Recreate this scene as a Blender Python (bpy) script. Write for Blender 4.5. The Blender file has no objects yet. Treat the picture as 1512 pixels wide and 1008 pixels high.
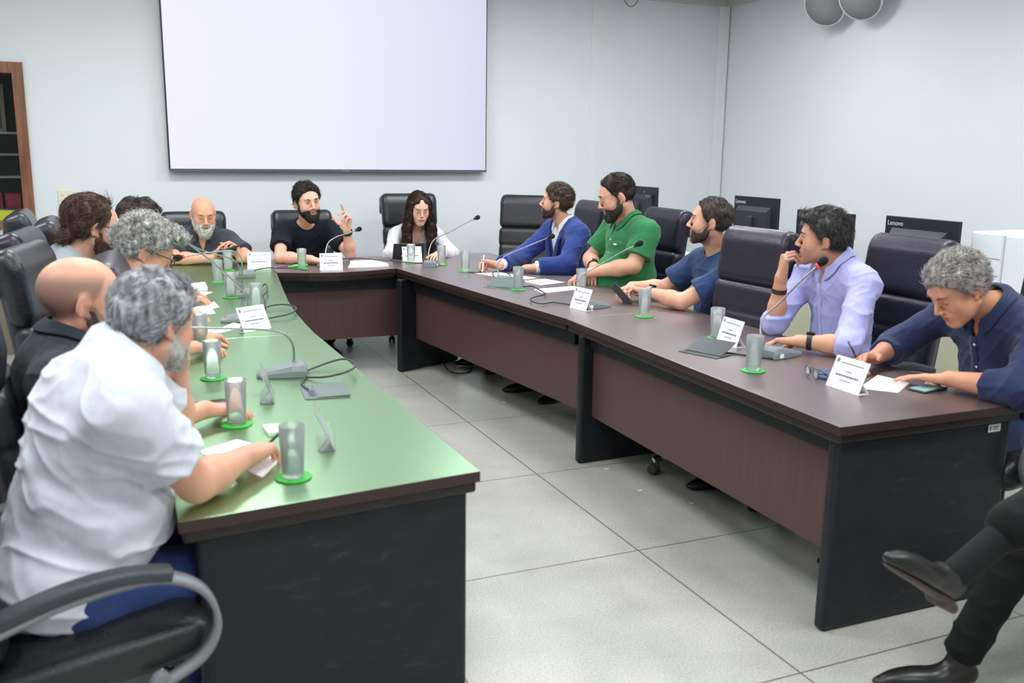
import bpy, bmesh, math, random
import numpy as np
from mathutils import Vector, Matrix
S = bpy.context.scene
COL = S.collection
random.seed(7)
PI = math.pi
# ---------------------------------------------------------------- camera
PITCH, YAW, ROLL, CAMZ = 0.2010264, 0.4094685, 0.0133414, 1.6136
cd = bpy.data.cameras.new('camera'); cam = bpy.data.objects.new('camera', cd); COL.objects.link(cam)
cd.sensor_width = 36; cd.lens = 1378.66 / 1512 * 36; cd.clip_start = .02
fw = Vector((math.sin(YAW)*math.cos(PITCH), math.cos(YAW)*math.cos(PITCH), -math.sin(PITCH)))
rt = Vector((math.cos(YAW), -math.sin(YAW), 0)); up = rt.cross(fw)
r2 = rt*math.cos(ROLL) + up*math.sin(ROLL); u2 = up*math.cos(ROLL) - rt*math.sin(ROLL)
M = Matrix((r2, u2, -fw)).transposed().to_4x4(); M.translation = (0, 0, CAMZ); cam.matrix_world = M
cd.dof.use_dof = True; cd.dof.focus_distance = 6.0; cd.dof.aperture_fstop = 3.2
S.camera = cam
# ---------------------------------------------------------------- world, light, exposure
S.view_settings.view_transform = 'Standard'; S.view_settings.look = 'None'
S.view_settings.gamma = 1; S.view_settings.use_curve_mapping = False
S.view_settings.exposure = 0.3
W = bpy.data.worlds.new('world'); S.world = W; W.use_nodes = True
W.node_tree.nodes['Background'].inputs[0].default_value = (.85, .93, 1, 1)
W.node_tree.nodes['Background'].inputs[1].default_value = .25
CEIL = 3.2
def area(name, loc, sx, sy, power, col=(.955, .98, 1)):
    l = bpy.data.lights.new(name, 'AREA'); l.shape = 'RECTANGLE'; l.size = sx; l.size_y = sy; l.energy = power; l.color = col
    o = bpy.data.objects.new(name, l); o.location = loc; COL.objects.link(o); return o
LAMPS = [(.55, 1.2, 36), (.55, 3.9, 36), (.55, 6.4, 40), (2.9, 1.2, 36), (2.9, 3.9, 36), (2.9, 6.4, 40), (4.5, 1.2, 24), (4.5, 3.9, 22), (4.5, 6.4, 26), (-1.4, 2.4, 36), (-1.4, 5.4, 38), (1.6, -1.2, 40)]
for x, y, pw in LAMPS: area('ceiling_lamp_light', (x, y, CEIL-.06), 1.15, .5, pw)

# ---------------------------------------------------------------- materials
def mat(name, col, rough=.5, metal=0., spec=.5, **kw):
    m = bpy.data.materials.new(name); m.use_nodes = True
    b = m.node_tree.nodes['Principled BSDF']
    b.inputs['Base Color'].default_value = (*col, 1); b.inputs['Roughness'].default_value = rough
    b.inputs['Metallic'].default_value = metal; b.inputs['Specular IOR Level'].default_value = spec
    for k, v in kw.items():
        b.inputs[k.replace('_', ' ')].default_value = v
    return m
def nd(m, t, **kw):
    n = m.node_tree.nodes.new(t)
    for k, v in kw.items():
        if k.startswith('i_'): n.inputs[k[2:].replace('_', ' ')].default_value = v
        else: setattr(n, k, v)
    return n
def lk(m, a, b): m.node_tree.links.new(a, b)
def bsdf(m): return m.node_tree.nodes['Principled BSDF']
def noisy(m, c1, c2, scale=8, stretch=(1, 1, 1), detail=4, bump=0., bscale=None, rough=None, lo=.35, hi=.65, coord='Object'):
    tc = nd(m, 'ShaderNodeTexCoord'); mp = nd(m, 'ShaderNodeMapping'); mp.inputs['Scale'].default_value = stretch
    lk(m, tc.outputs[coord], mp.inputs[0])
    n = nd(m, 'ShaderNodeTexNoise', i_Scale=scale, i_Detail=detail); lk(m, mp.outputs[0], n.inputs['Vector'])
    r = nd(m, 'ShaderNodeValToRGB'); r.color_ramp.elements[0].position = lo; r.color_ramp.elements[1].position = hi
    r.color_ramp.elements[0].color = (*c1, 1); r.color_ramp.elements[1].color = (*c2, 1)
    lk(m, n.outputs['Fac'], r.inputs[0]); lk(m, r.outputs[0], bsdf(m).inputs['Base Color'])
    if bump:
        n2 = n
        if bscale: n2 = nd(m, 'ShaderNodeTexNoise', i_Scale=bscale, i_Detail=3); lk(m, mp.outputs[0], n2.inputs['Vector'])
        bp = nd(m, 'ShaderNodeBump', i_Strength=bump, i_Distance=.01); lk(m, n2.outputs['Fac'], bp.inputs['Height']); lk(m, bp.outputs[0], bsdf(m).inputs['Normal'])
    return m
def lin(r, g, b):
    f = lambda c: (c/255/12.92) if c/255 <= .04045 else ((c/255+.055)/1.055)**2.4
    return (f(r), f(g), f(b))
MT = {}
MT['wall'] = noisy(mat('wall_paint', (.74, .77, .805), .55, spec=.3), (.73, .765, .795), (.75, .78, .81), 1.2)
MT['ceiling'] = mat('ceiling_paint', (.62, .68, .62), .7)
MT['trim'] = mat('trim_paint', (.76, .79, .79), .45)
MT['trimgreen'] = mat('crown_paint', (.5, .55, .5), .5)
MT['black'] = noisy(mat('black_laminate', (.01, .012, .016), .4, spec=.35), (.008, .010, .014), (.013, .015, .019), 14, (1, 1, .2), bump=.03)
MT['edge'] = mat('dark_edge', (.02, .015, .014), .38, spec=.4)
MT['plastic'] = mat('dark_plastic', (.03, .032, .036), .4)
MT['greyplastic'] = mat('grey_plastic', (.2, .215, .225), .45)
MT['micgrey'] = mat('mic_grey', (.19, .215, .225), .38)
MT['chrome'] = mat('chrome', (.75, .76, .78), .16, 1.)
MT['steel'] = mat('gooseneck_steel', (.32, .33, .33), .35, .8)
MT['cable'] = mat('cable_rubber', (.035, .037, .04), .45)
MT['paper'] = noisy(mat('paper', (.85, .85, .88), .6), (.84, .84, .87), (.88, .88, .91), 3)
MT['ink'] = mat('ink', (.16, .17, .22), .6)
MT['coaster'] = mat('green_coaster', (.035, .42, .05), .5)
MT['glass'] = mat('clear_glass', (.95, .97, .97), .04, Transmission_Weight=.84, IOR=1.14)
MT['frost'] = mat('cold_glass', (.93, .96, .97), .28, Transmission_Weight=.85, IOR=1.2)
MT['water'] = mat('water', (.97, .98, 1), .02, Transmission_Weight=.93, IOR=1.09)
MT['acrylic'] = mat('acrylic', (.97, 1, .98), .05, Transmission_Weight=.9, IOR=1.4)
MT['sclera'] = mat('eye_white', (.62, .58, .55), .25)
MT['iris'] = mat('eye_iris', (.02, .012, .008), .15)
MT['screenblack'] = mat('glossy_black', (.01, .01, .012), .08)
MT['redled'] = mat('red_ring', (.6, .02, .02), .4, Emission_Color=(1, .05, .03, 1), Emission_Strength=.5)

# ---------------------------------------------------------------- object helpers
def link(name, me, m=None, parent=None, loc=None):
    o = bpy.data.objects.new(name, me); COL.objects.link(o)
    if m is not None:
        for mm in (m if isinstance(m, (list, tuple)) else [m]): me.materials.append(mm)
    if parent: o.parent = parent
    if loc is not None: o.location = loc
    return o
def tag(o, label, cat, group=None, kind=None):
    o['label'] = label; o['category'] = cat
    if group: o['group'] = group
    if kind: o['kind'] = kind
    return o
def thing(name, label, cat, loc=(0, 0, 0), rz=0, group=None):
    o = bpy.data.objects.new(name, None); COL.objects.link(o); o.empty_display_size = .05
    o.location = loc; o.rotation_euler = (0, 0, rz); return tag(o, label, cat, group)
def struct(name, bm, m):
    o = obj(name, bm, m); o['kind'] = 'structure'; return o
def obj(name, bm, m, parent=None, smooth=False, loc=None, bev=0, seg=2, solid=0):
    me = bpy.data.meshes.new(name); bmesh.ops.recalc_face_normals(bm, faces=bm.faces[:]); bm.to_mesh(me); bm.free()
    o = link(name, me, m, parent, loc)
    if smooth:
        me.polygons.foreach_set('use_smooth', [True]*len(me.polygons))
    if solid:
        s = o.modifiers.new('s', 'SOLIDIFY'); s.thickness = solid; s.offset = 0
    if bev:
        b = o.modifiers.new('b', 'BEVEL'); b.width = bev; b.segments = seg; b.limit_method = 'ANGLE'; b.angle_limit = .6
    return o
def B(): return bmesh.new()
def box(bm, x0, x1, y0, y1, z0, z1, mi=0, mx=None):
    vs = [bm.verts.new(Vector(p) if mx is None else mx @ Vector(p)) for p in
          [(x0,y0,z0),(x1,y0,z0),(x1,y1,z0),(x0,y1,z0),(x0,y0,z1),(x1,y0,z1),(x1,y1,z1),(x0,y1,z1)]]
    for f in [(3,2,1,0),(4,5,6,7),(0,1,5,4),(1,2,6,5),(2,3,7,6),(3,0,4,7)]:
        bm.faces.new([vs[i] for i in f]).material_index = mi
    return vs
def prism(bm, pts, z0, z1, mi=0, ms=None):
    a = [bm.verts.new((p[0], p[1], z0)) for p in pts]; b = [bm.verts.new((p[0], p[1], z1)) for p in pts]; n = len(pts)
    bm.faces.new(a[::-1]).material_index = mi; bm.faces.new(b).material_index = mi
    for i in range(n): bm.faces.new((a[i], a[(i+1)%n], b[(i+1)%n], b[i])).material_index = mi if ms is None else ms
def lathe(bm, prof, n=24, c=(0, 0, 0), mx=None, mi=0, sm=True):
    rings = []
    for r, z in prof:
        ring = []
        if r < 1e-5:
            p = Vector((0, 0, z)); rings.append([bm.verts.new((mx @ p) if mx is not None else p + Vector(c))]); continue
        for i in range(n):
            a = 2*PI*i/n; p = Vector((r*math.cos(a), r*math.sin(a), z))
            p = (mx @ p) if mx is not None else p + Vector(c)
            ring.append(bm.verts.new(p))
        rings.append(ring)
    for a, b in zip(rings, rings[1:]):
        for i in range(n):
            if len(a) == 1 and len(b) == 1: break
            f = bm.faces.new((a[0], b[(i+1)%n], b[i]) if len(a) == 1 else (a[i], a[(i+1)%n], b[0]) if len(b) == 1 else (a[i], a[(i+1)%n], b[(i+1)%n], b[i])); f.smooth = sm; f.material_index = mi
    if prof[0][0] > 1e-5: bm.faces.new(rings[0][::-1]).material_index = mi
    if prof[-1][0] > 1e-5: bm.faces.new(rings[-1]).material_index = mi
def smoothpath(pts, sub=6):
    pts = [Vector(p) for p in pts]; out = []
    for i in range(len(pts)-1):
        p0, p1, p2, p3 = pts[max(i-1,0)], pts[i], pts[i+1], pts[min(i+2, len(pts)-1)]
        for k in range(sub):
            t = k/sub
            out.append(.5*((2*p1)+(p2-p0)*t+(2*p0-5*p1+4*p2-p3)*t*t+(3*p1-p0-3*p2+p3)*t**3))
    out.append(pts[-1]); return out
def tube(bm, pts, r, n=8, mi=0, prof=None, closed=False):
    """sweep a circle (or list of 2-D points prof) along pts; r number or list"""
    pts = [Vector(p) for p in pts]; m = len(pts); rings = []; ref = None
    for i, p in enumerate(pts):
        if closed: t = pts[(i+1)%m]-pts[i-1]
        else: t = pts[min(i+1, m-1)]-pts[max(i-1, 0)]
        t.normalize()
        if ref is None:
            ref = Vector((0, 0, 1)) if abs(t.z) < .9 else Vector((1, 0, 0))
        a = (ref - t*ref.dot(t))
        if a.length < 1e-6: a = t.orthogonal()
        a.normalize(); b = t.cross(a); ref = a
        rr = r[i] if isinstance(r, (list, tuple)) else r
        pr = prof or [(math.cos(2*PI*k/n), math.sin(2*PI*k/n)) for k in range(n)]
        rings.append([bm.verts.new(p + a*(q[1]*rr) + b*(q[0]*rr)) for q in pr])
    n = len(rings[0])
    for i in range(m if closed else m-1):
        A, Bq = rings[i], rings[(i+1)%m]
        for k in range(n):
            f = bm.faces.new((A[k], A[(k+1)%n], Bq[(k+1)%n], Bq[k])); f.smooth = True; f.material_index = mi
    if not closed:
        bm.faces.new(rings[0][::-1]).material_index = mi; bm.faces.new(rings[-1]).material_index = mi
def tf(loc=(0, 0, 0), rz=0, rx=0, ry=0):
    return Matrix.Translation(loc) @ Matrix.Rotation(rz, 4, 'Z') @ Matrix.Rotation(ry, 4, 'Y') @ Matrix.Rotation(rx, 4, 'X')
def copy_tree(o, parent=None):
    c = o.copy(); COL.objects.link(c)
    if parent: c.parent = parent
    for ch in list(o.children): copy_tree(ch, c)
    return c

# ---------------------------------------------------------------- smooth solid modelling (signed distance + surface nets)
A_ = lambda v: np.array(v, dtype=np.float64)
def nrm(v): v = A_(v); return v/np.linalg.norm(v)
_rs = np.random.RandomState(3); _LAT = _rs.rand(24, 24, 24).astype(np.float32)
def vnoise(P, freq, seed=0):
    P = np.asarray(P)*freq + seed*7.31
    I = np.floor(P).astype(int); f = P-I; f = f*f*(3-2*f); r = 0
    for a in (0, 1):
        for b in (0, 1):
            for c in (0, 1):
                w = (f[:,0] if a else 1-f[:,0])*(f[:,1] if b else 1-f[:,1])*(f[:,2] if c else 1-f[:,2])
                r = r + w*_LAT[(I[:,0]+a)%24, (I[:,1]+b)%24, (I[:,2]+c)%24]
    return r*2-1
class SDF:
    def __init__(s): s.ops = []
    def e(s, c, r, R=None, k=.02, op='u'): s.ops.append(('e', A_(c), A_(r), np.eye(3) if R is None else np.asarray(R), k, op)); return s
    def c(s, a, b, ra, rb=None, k=.02, op='u', cut=None): s.ops.append(('c', A_(a), A_(b), (ra, ra if rb is None else rb, cut), k, op)) ; return s
    def b(s, c, r, R=None, rd=.01, k=.01, op='u'): s.ops.append(('b', A_(c), A_(r), np.eye(3) if R is None else np.asarray(R), k, op, rd)); return s
    def f(s, fn): s.ops.append(('f', fn)); return s
    def bbox(s, o):
        if o[0] == 'e' or o[0] == 'b':
            ex = np.sqrt(((o[3]*o[2][None, :])**2).sum(1)) if o[0] == 'e' else (np.abs(o[3])*o[2][None, :]).sum(1)
            return o[1]-ex, o[1]+ex
        r = max(o[3][0], o[3][1]); return np.minimum(o[1], o[2])-r, np.maximum(o[1], o[2])+r
    def run(s, h, pad=.012):
        lo = np.full(3, 1e9); hi = -lo
        for o in s.ops:
            if o[0] != 'f' and o[5 if o[0] != 'c' else 5] == 'u':
                a, b = s.bbox(o); lo = np.minimum(lo, a); hi = np.maximum(hi, b)
        lo -= pad+h; hi += pad+h; n = np.ceil((hi-lo)/h).astype(int)+1
        ax = [(lo[i]+np.arange(n[i])*h).astype(np.float32) for i in range(3)]
        F = np.full(n, .06, np.float32)
        for o in s.ops:
            if o[0] == 'f':
                F = o[1](F, ax[0][:, None, None], ax[1][None, :, None], ax[2][None, None, :]); continue
            k, op = o[4], o[5]; a, b = s.bbox(o); m = k+3*h
            i0 = np.maximum(0, np.floor((a-m-lo)/h).astype(int)); i1 = np.minimum(n, np.ceil((b+m-lo)/h).astype(int)+1)
            if np.any(i1 <= i0): continue
            sl = tuple(slice(i0[q], i1[q]) for q in range(3))
            X = ax[0][sl[0]][:, None, None]; Y = ax[1][sl[1]][None, :, None]; Z = ax[2][sl[2]][None, None, :]
            if o[0] in 'eb':
                x, y, z = X-np.float32(o[1][0]), Y-np.float32(o[1][1]), Z-np.float32(o[1][2]); R = o[3].astype(np.float32); r = o[2].astype(np.float32)
                u = x*R[0,0]+y*R[1,0]+z*R[2,0]; v = x*R[0,1]+y*R[1,1]+z*R[2,1]; w = x*R[0,2]+y*R[1,2]+z*R[2,2]
                if o[0] == 'e':
                    u, v, w = u/r[0], v/r[1], w/r[2]
                    k0 = np.sqrt(u*u+v*v+w*w); k1 = np.sqrt((u/r[0])**2+(v/r[1])**2+(w/r[2])**2)+1e-6
                    d = k0*(k0-1)/k1; d = np.where(k0 < .05, -r.min(), d)
                else:
                    rd = o[6]; qx, qy, qz = np.abs(u)-(r[0]-rd), np.abs(v)-(r[1]-rd), np.abs(w)-(r[2]-rd)
                    d = np.sqrt(np.maximum(qx,0)**2+np.maximum(qy,0)**2+np.maximum(qz,0)**2)+np.minimum(np.maximum(qx, np.maximum(qy, qz)), 0)-rd
            else:
                ra, rb, cut = o[3]; ba = o[2]-o[1]; L2 = float(ba@ba)+1e-9
                x, y, z = X-np.float32(o[1][0]), Y-np.float32(o[1][1]), Z-np.float32(o[1][2])
                q = x*np.float32(ba[0])+y*np.float32(ba[1])+z*np.float32(ba[2]); t = np.clip(q/L2, 0, 1)
                d = np.sqrt((x-t*np.float32(ba[0]))**2+(y-t*np.float32(ba[1]))**2+(z-t*np.float32(ba[2]))**2)-(ra+(rb-ra)*t)
                if cut is not None: d = np.maximum(d, (q/math.sqrt(L2)-cut*math.sqrt(L2)))
            G = F[sl]
            if op == 'u':
                hh = np.maximum(k-np.abs(G-d), 0)/k; F[sl] = np.minimum(G, d)-hh*hh*(k*.25)
            else:
                d = -d; hh = np.maximum(k-np.abs(G-d), 0)/k; F[sl] = np.maximum(G, d)+hh*hh*(k*.25)
        return F, lo, h
    def surf(s, h, smooth=2, pad=.012):
        F, lo, h = s.run(h, pad); return nets(F, lo, h, smooth)
CORN = [(0,0,0),(1,0,0),(0,1,0),(1,1,0),(0,0,1),(1,0,1),(0,1,1),(1,1,1)]
EDG = [(0,1),(2,3),(4,5),(6,7),(0,2),(1,3),(4,6),(5,7),(0,4),(1,5),(2,6),(3,7)]
def nets(F, lo, h, smooth=2):
    F[0], F[-1], F[:, 0], F[:, -1], F[:, :, 0], F[:, :, -1] = .05, .05, .05, .05, .05, .05
    Sg = F < 0; cnt = np.zeros([q-1 for q in F.shape], np.uint8)
    for c in CORN: cnt += Sg[c[0]:Sg.shape[0]-1+c[0], c[1]:Sg.shape[1]-1+c[1], c[2]:Sg.shape[2]-1+c[2]]
    act = (cnt > 0) & (cnt < 8); I = np.argwhere(act); N = len(I)
    vid = np.full(act.shape, -1, np.int32); vid[act] = np.arange(N)
    V = [F[I[:,0]+c[0], I[:,1]+c[1], I[:,2]+c[2]] for c in CORN]
    P = np.zeros((N, 3)); K = np.zeros(N)
    for a, b in EDG:
        x = (V[a] < 0) != (V[b] < 0); t = np.where(x, V[a]/np.where(x, V[a]-V[b], 1), 0)
        ca, cb = A_(CORN[a]), A_(CORN[b]); P += x[:, None]*(ca+(cb-ca)*t[:, None]); K += x
    P = (P/K[:, None]+I)*h+lo
    Q = []
    for axn in range(3):
        u, v = [(1, 2), (2, 0), (0, 1)][axn]
        s0 = [slice(1, -1)]*3; s1 = [slice(1, -1)]*3; s0[axn] = slice(0, -1); s1[axn] = slice(1, None)
        a, b = Sg[tuple(s0)], Sg[tuple(s1)]; J = np.argwhere(a != b); fl = a[J[:,0], J[:,1], J[:,2]]
        off = np.array([1, 1, 1]); off[axn] = 0; J = J+off
        du = np.zeros(3, int); du[u] = 1; dv = np.zeros(3, int); dv[v] = 1
        g = lambda K_: vid[K_[:,0], K_[:,1], K_[:,2]]
        q = np.stack([g(J-du-dv), g(J-dv), g(J), g(J-du)], 1); q[~fl] = q[~fl][:, ::-1]; Q.append(q)
    Q = np.concatenate(Q)
    for _ in range(smooth):
        acc = np.zeros((N, 3)); w = np.zeros(N)
        for k in range(4):
            a, b = Q[:, k], Q[:, (k+1) % 4]
            for q in range(3): acc[:, q] += np.bincount(a, P[b, q], N)+np.bincount(b, P[a, q], N)
            w += np.bincount(a, minlength=N)+np.bincount(b, minlength=N)
        P = P*.45+acc/w[:, None]*.55
    return P, Q
def vnormals(P, Q):
    n = np.cross(P[Q[:, 2]]-P[Q[:, 0]], P[Q[:, 3]]-P[Q[:, 1]]); N = np.zeros_like(P)
    for k in range(4):
        for q in range(3): N[:, q] += np.bincount(Q[:, k], n[:, q], len(P))
    return N/(np.linalg.norm(N, axis=1)[:, None]+1e-12)
def mesh(name, P, Q, m, parent=None, loc=None, col=None, sm=True):
    P = np.asarray(P, np.float32); Q = np.asarray(Q, np.int32); k = Q.shape[1]
    if loc is not None: P = P-np.asarray(loc, np.float32)
    me = bpy.data.meshes.new(name); me.vertices.add(len(P)); me.vertices.foreach_set('co', P.ravel())
    me.loops.add(Q.size); me.loops.foreach_set('vertex_index', Q.ravel())
    me.polygons.add(len(Q)); me.polygons.foreach_set('loop_start', np.arange(0, Q.size, k, dtype=np.int32)); me.polygons.foreach_set('loop_total', np.full(len(Q), k, np.int32))
    me.update(calc_edges=True); me.validate()
    if sm: me.polygons.foreach_set('use_smooth', np.ones(len(me.polygons), bool))
    if col is not None:
        at = me.color_attributes.new('Col', 'FLOAT_COLOR', 'POINT'); c4 = np.ones((len(P), 4), np.float32); c4[:, :3] = col; at.data.foreach_set('color', c4.ravel())
    return link(name, me, m, parent)
# ---------------------------------------------------------------- people
def hexlin(c): return np.array(lin(*c))
def skinmat():
    m = mat('skin', (.5, .3, .2), .48, spec=.4)
    a = nd(m, 'ShaderNodeAttribute', attribute_name='Col'); n = nd(m, 'ShaderNodeTexNoise', i_Scale=160., i_Detail=3.)
    tc = nd(m, 'ShaderNodeTexCoord'); lk(m, tc.outputs['Object'], n.inputs['Vector'])
    lk(m, a.outputs['Color'], bsdf(m).inputs['Base Color'])
    bp = nd(m, 'ShaderNodeBump', i_Strength=.12, i_Distance=.004); lk(m, n.outputs['Fac'], bp.inputs['Height']); lk(m, bp.outputs[0], bsdf(m).inputs['Normal'])
    b = bsdf(m); b.inputs['Subsurface Weight'].default_value = .12; b.inputs['Subsurface Radius'].default_value = (.012, .005, .003); b.inputs['Subsurface Scale'].default_value = 1.
    return m
MT['skin'] = skinmat()
_hm = {}
def hairmat(col, col2):
    k = (col, col2)
    if k not in _hm:
        m = mat('hair', lin(*col), .62, spec=.25)
        noisy(m, lin(*col), lin(*col2), 70, (1, 1, .35), 3, lo=.3, hi=.7); _hm[k] = m
    return _hm[k]
_cm = {}
def cloth(col, rough=.85, weave=900, name='cotton', metal=0):
    k = (col, name)
    if k not in _cm:
        c = lin(*col); m = mat(name, c, rough, spec=.25)
        noisy(m, tuple(x*.93 for x in c), tuple(min(1, x*1.05) for x in c), 30, bump=.25, bscale=weave, lo=.3, hi=.7)
        b = bsdf(m); b.inputs['Sheen Weight'].default_value = .15 if max(c) > .02 else .03; _cm[k] = m
    return _cm[k]
SKIN = lin(212, 160, 134)

def head_prims(st):
    w = st.get('hw', 1.); o = []; sf = st.get('soft', 0)
    E = lambda c, r, k=.02, op='u', R=None: o.append(('e', c, r, R, k, op))
    C = lambda a, b, ra, rb=None, k=.02, op='u': o.append(('c', a, b, ra, rb, k, op))
    E((0, -.016, .036), (.075*w, .096, .084)); E((0, .028, .022), (.066*w, .066, .08), .03)
    E((0, .03, -.055), (.053*w, .056, .05), .03)
    jw = st.get('jaw', 1.)
    for s in (-1, 1):
        C((s*.054*jw, .0, -.05), (s*.02*jw, .074, -.096), .018, .017, .03)
        E((s*.041, .06, -.018), (.023, .021, .024), .03); E((s*.038*jw, .045, -.05), (.022, .03, .034), .03)
    E((0, .08, -.098), (.02, .016, .016), .022)
    C((-.034, .082-.004*sf, .034), (.034, .082-.004*sf, .034), .011, k=.018)
    for s in (-1, 1):
        E((s*.032, .103+.003*sf, .01), (.018, .015, .012), .014, 's'); E((s*.032, .0765, .011), (.0145, .0145, .0125), .006)
    C((0, .09, .022), (0, .115-.005*sf, -.022+.003*sf), .007-.001*sf, .0105-.002*sf, .012)
    for s in (-1, 1): E((s*(.0125-.0025*sf), .1045-.004*sf, -.0275+.003*sf), (.008-.002*sf, .009, .0075-.001*sf), .007)
    E((0, .072, -.058), (.034, .03, .028), .018)
    C((-.019, .091, -.054), (.019, .091, -.054), .0055, k=.006); E((0, .097, -.053), (.012, .007, .006), .006)
    C((-.015, .0915, -.0655), (.015, .0915, -.0655), .0065, k=.006)
    mo = st.get('mouth', 0.)
    E((0, .102, -.0597), (.024, .012, .0018+mo), .003, 's')
    for s in (-1, 1):
        a = .35*s; R = np.array([[math.cos(a), -math.sin(a), 0], [math.sin(a), math.cos(a), 0], [0, 0, 1]])@np.array([[1, 0, 0], [0, .97, .24], [0, -.24, .97]])
        E((s*.079*w, -.012, .0), (.0085, .02, .033), .006, R=R)
        E((s*.088*w, -.006, .003), (.006, .011, .02), .004, 's', R=R)
        E((s*.077*w, .0, -.028), (.007, .008, .009), .006)
    return o
def add_head(sd, prims, Rh, hc, s, kscale=1):
    tr = lambda p: Rh@(A_(p)*s)+hc
    for q in prims:
        if q[0] == 'e': sd.e(tr(q[1]), A_(q[2])*s, Rh@(np.eye(3) if q[3] is None else q[3]), q[4]*s, q[5])
        else: sd.c(tr(q[1]), tr(q[2]), q[3]*s, (q[4] or q[3])*s, q[5]*s, q[6])
def basis(yaw, pitch, roll):
    y, p, r = [math.radians(v) for v in (yaw, pitch, roll)]
    f = A_((math.cos(y)*math.cos(p), math.sin(y)*math.cos(p), math.sin(p)))
    x = nrm(np.cross(f, (0, 0, 1))); u = np.cross(x, f)
    return np.stack([x*math.cos(r)+u*math.sin(r), f, u*math.cos(r)-x*math.sin(r)], 1)
ZT = {  # hairline height by distance forward, head frame
 'std':  ([-.12, -.09, -.06, -.03, -.012, .012, .03, .05, .068, .085, .1], [-.07, -.075, -.07, -.045, .012, .0, .012, .045, .07, .079, .084]),
 'mid':  ([-.12, -.09, -.06, -.03, -.012, .012, .03, .05, .068, .085, .1], [-.07, -.075, -.07, -.045, .012, .0, .015, .055, .082, .094, .1]),
 'high': ([-.12, -.09, -.06, -.03, -.012, .012, .03, .05, .068, .085, .1], [-.07, -.07, -.065, -.04, .012, -.005, .02, .07, .092, .1, .12]),
 'rece': ([-.12, -.09, -.06, -.03, -.012, .012, .03, .045, .06, .085, .1], [-.1, -.1, -.09, -.05, .012, .0, .03, .085, .105, .12, .14]),
 'long': ([-.12, -.09, -.06, -.03, -.012, .012, .03, .05, .068, .085, .1], [-.2, -.2, -.2, -.2, -.2, -.04, -.02, .03, .066, .082, .09]),
 'short':([-.12, -.09, -.06, -.03, -.012, .012, .03, .05, .068, .085, .1], [-.05, -.052, -.045, -.03, .012, .0, .018, .048, .074, .083, .09]),
}
def strands(P, N, n, L, wd, flow, rng, jit=.35, lift=.25, curl=.0):
    """n tapering locks rooted on the points P with normals N"""
    idx = rng.randint(0, len(P), n); p = P[idx]; nn = N[idx]; f = flow(p)
    f = f+rng.normal(0, jit, f.shape); f = f-nn*(f*nn).sum(1)[:, None]; f /= np.linalg.norm(f, axis=1)[:, None]+1e-9
    l = L*rng.uniform(.6, 1.25, n)[:, None]; side = np.cross(nn, f); ph = rng.uniform(0, 6.28, n)[:, None]
    lf = lift*rng.uniform(.3, 1.3, n)[:, None]; rings = []
    for i, t in enumerate((0, .3, .6, .85, 1)):
        c = p-nn*.002+f*l*t+nn*(l*lf*t-l*l*t*t*5.2)+side*np.sin(ph+t*5)*l*curl+nn*np.cos(ph+t*5)*l*curl*.6
        w = wd*(1.15-.95*t); rings.append([c+side*w, c+nn*w*.8, c-side*w])
    V = np.stack([np.stack(r, 1) for r in rings], 1)       # n,5,3,3
    V = V.reshape(-1, 3); base = (np.arange(n)*15)[:, None]; q = []
    for i in range(4):
        for k in range(3): q.append(base+np.array([[i*3+k, i*3+(k+1) % 3, (i+1)*3+(k+1) % 3, (i+1)*3+k]]))
    return V, np.concatenate(q)
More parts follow.
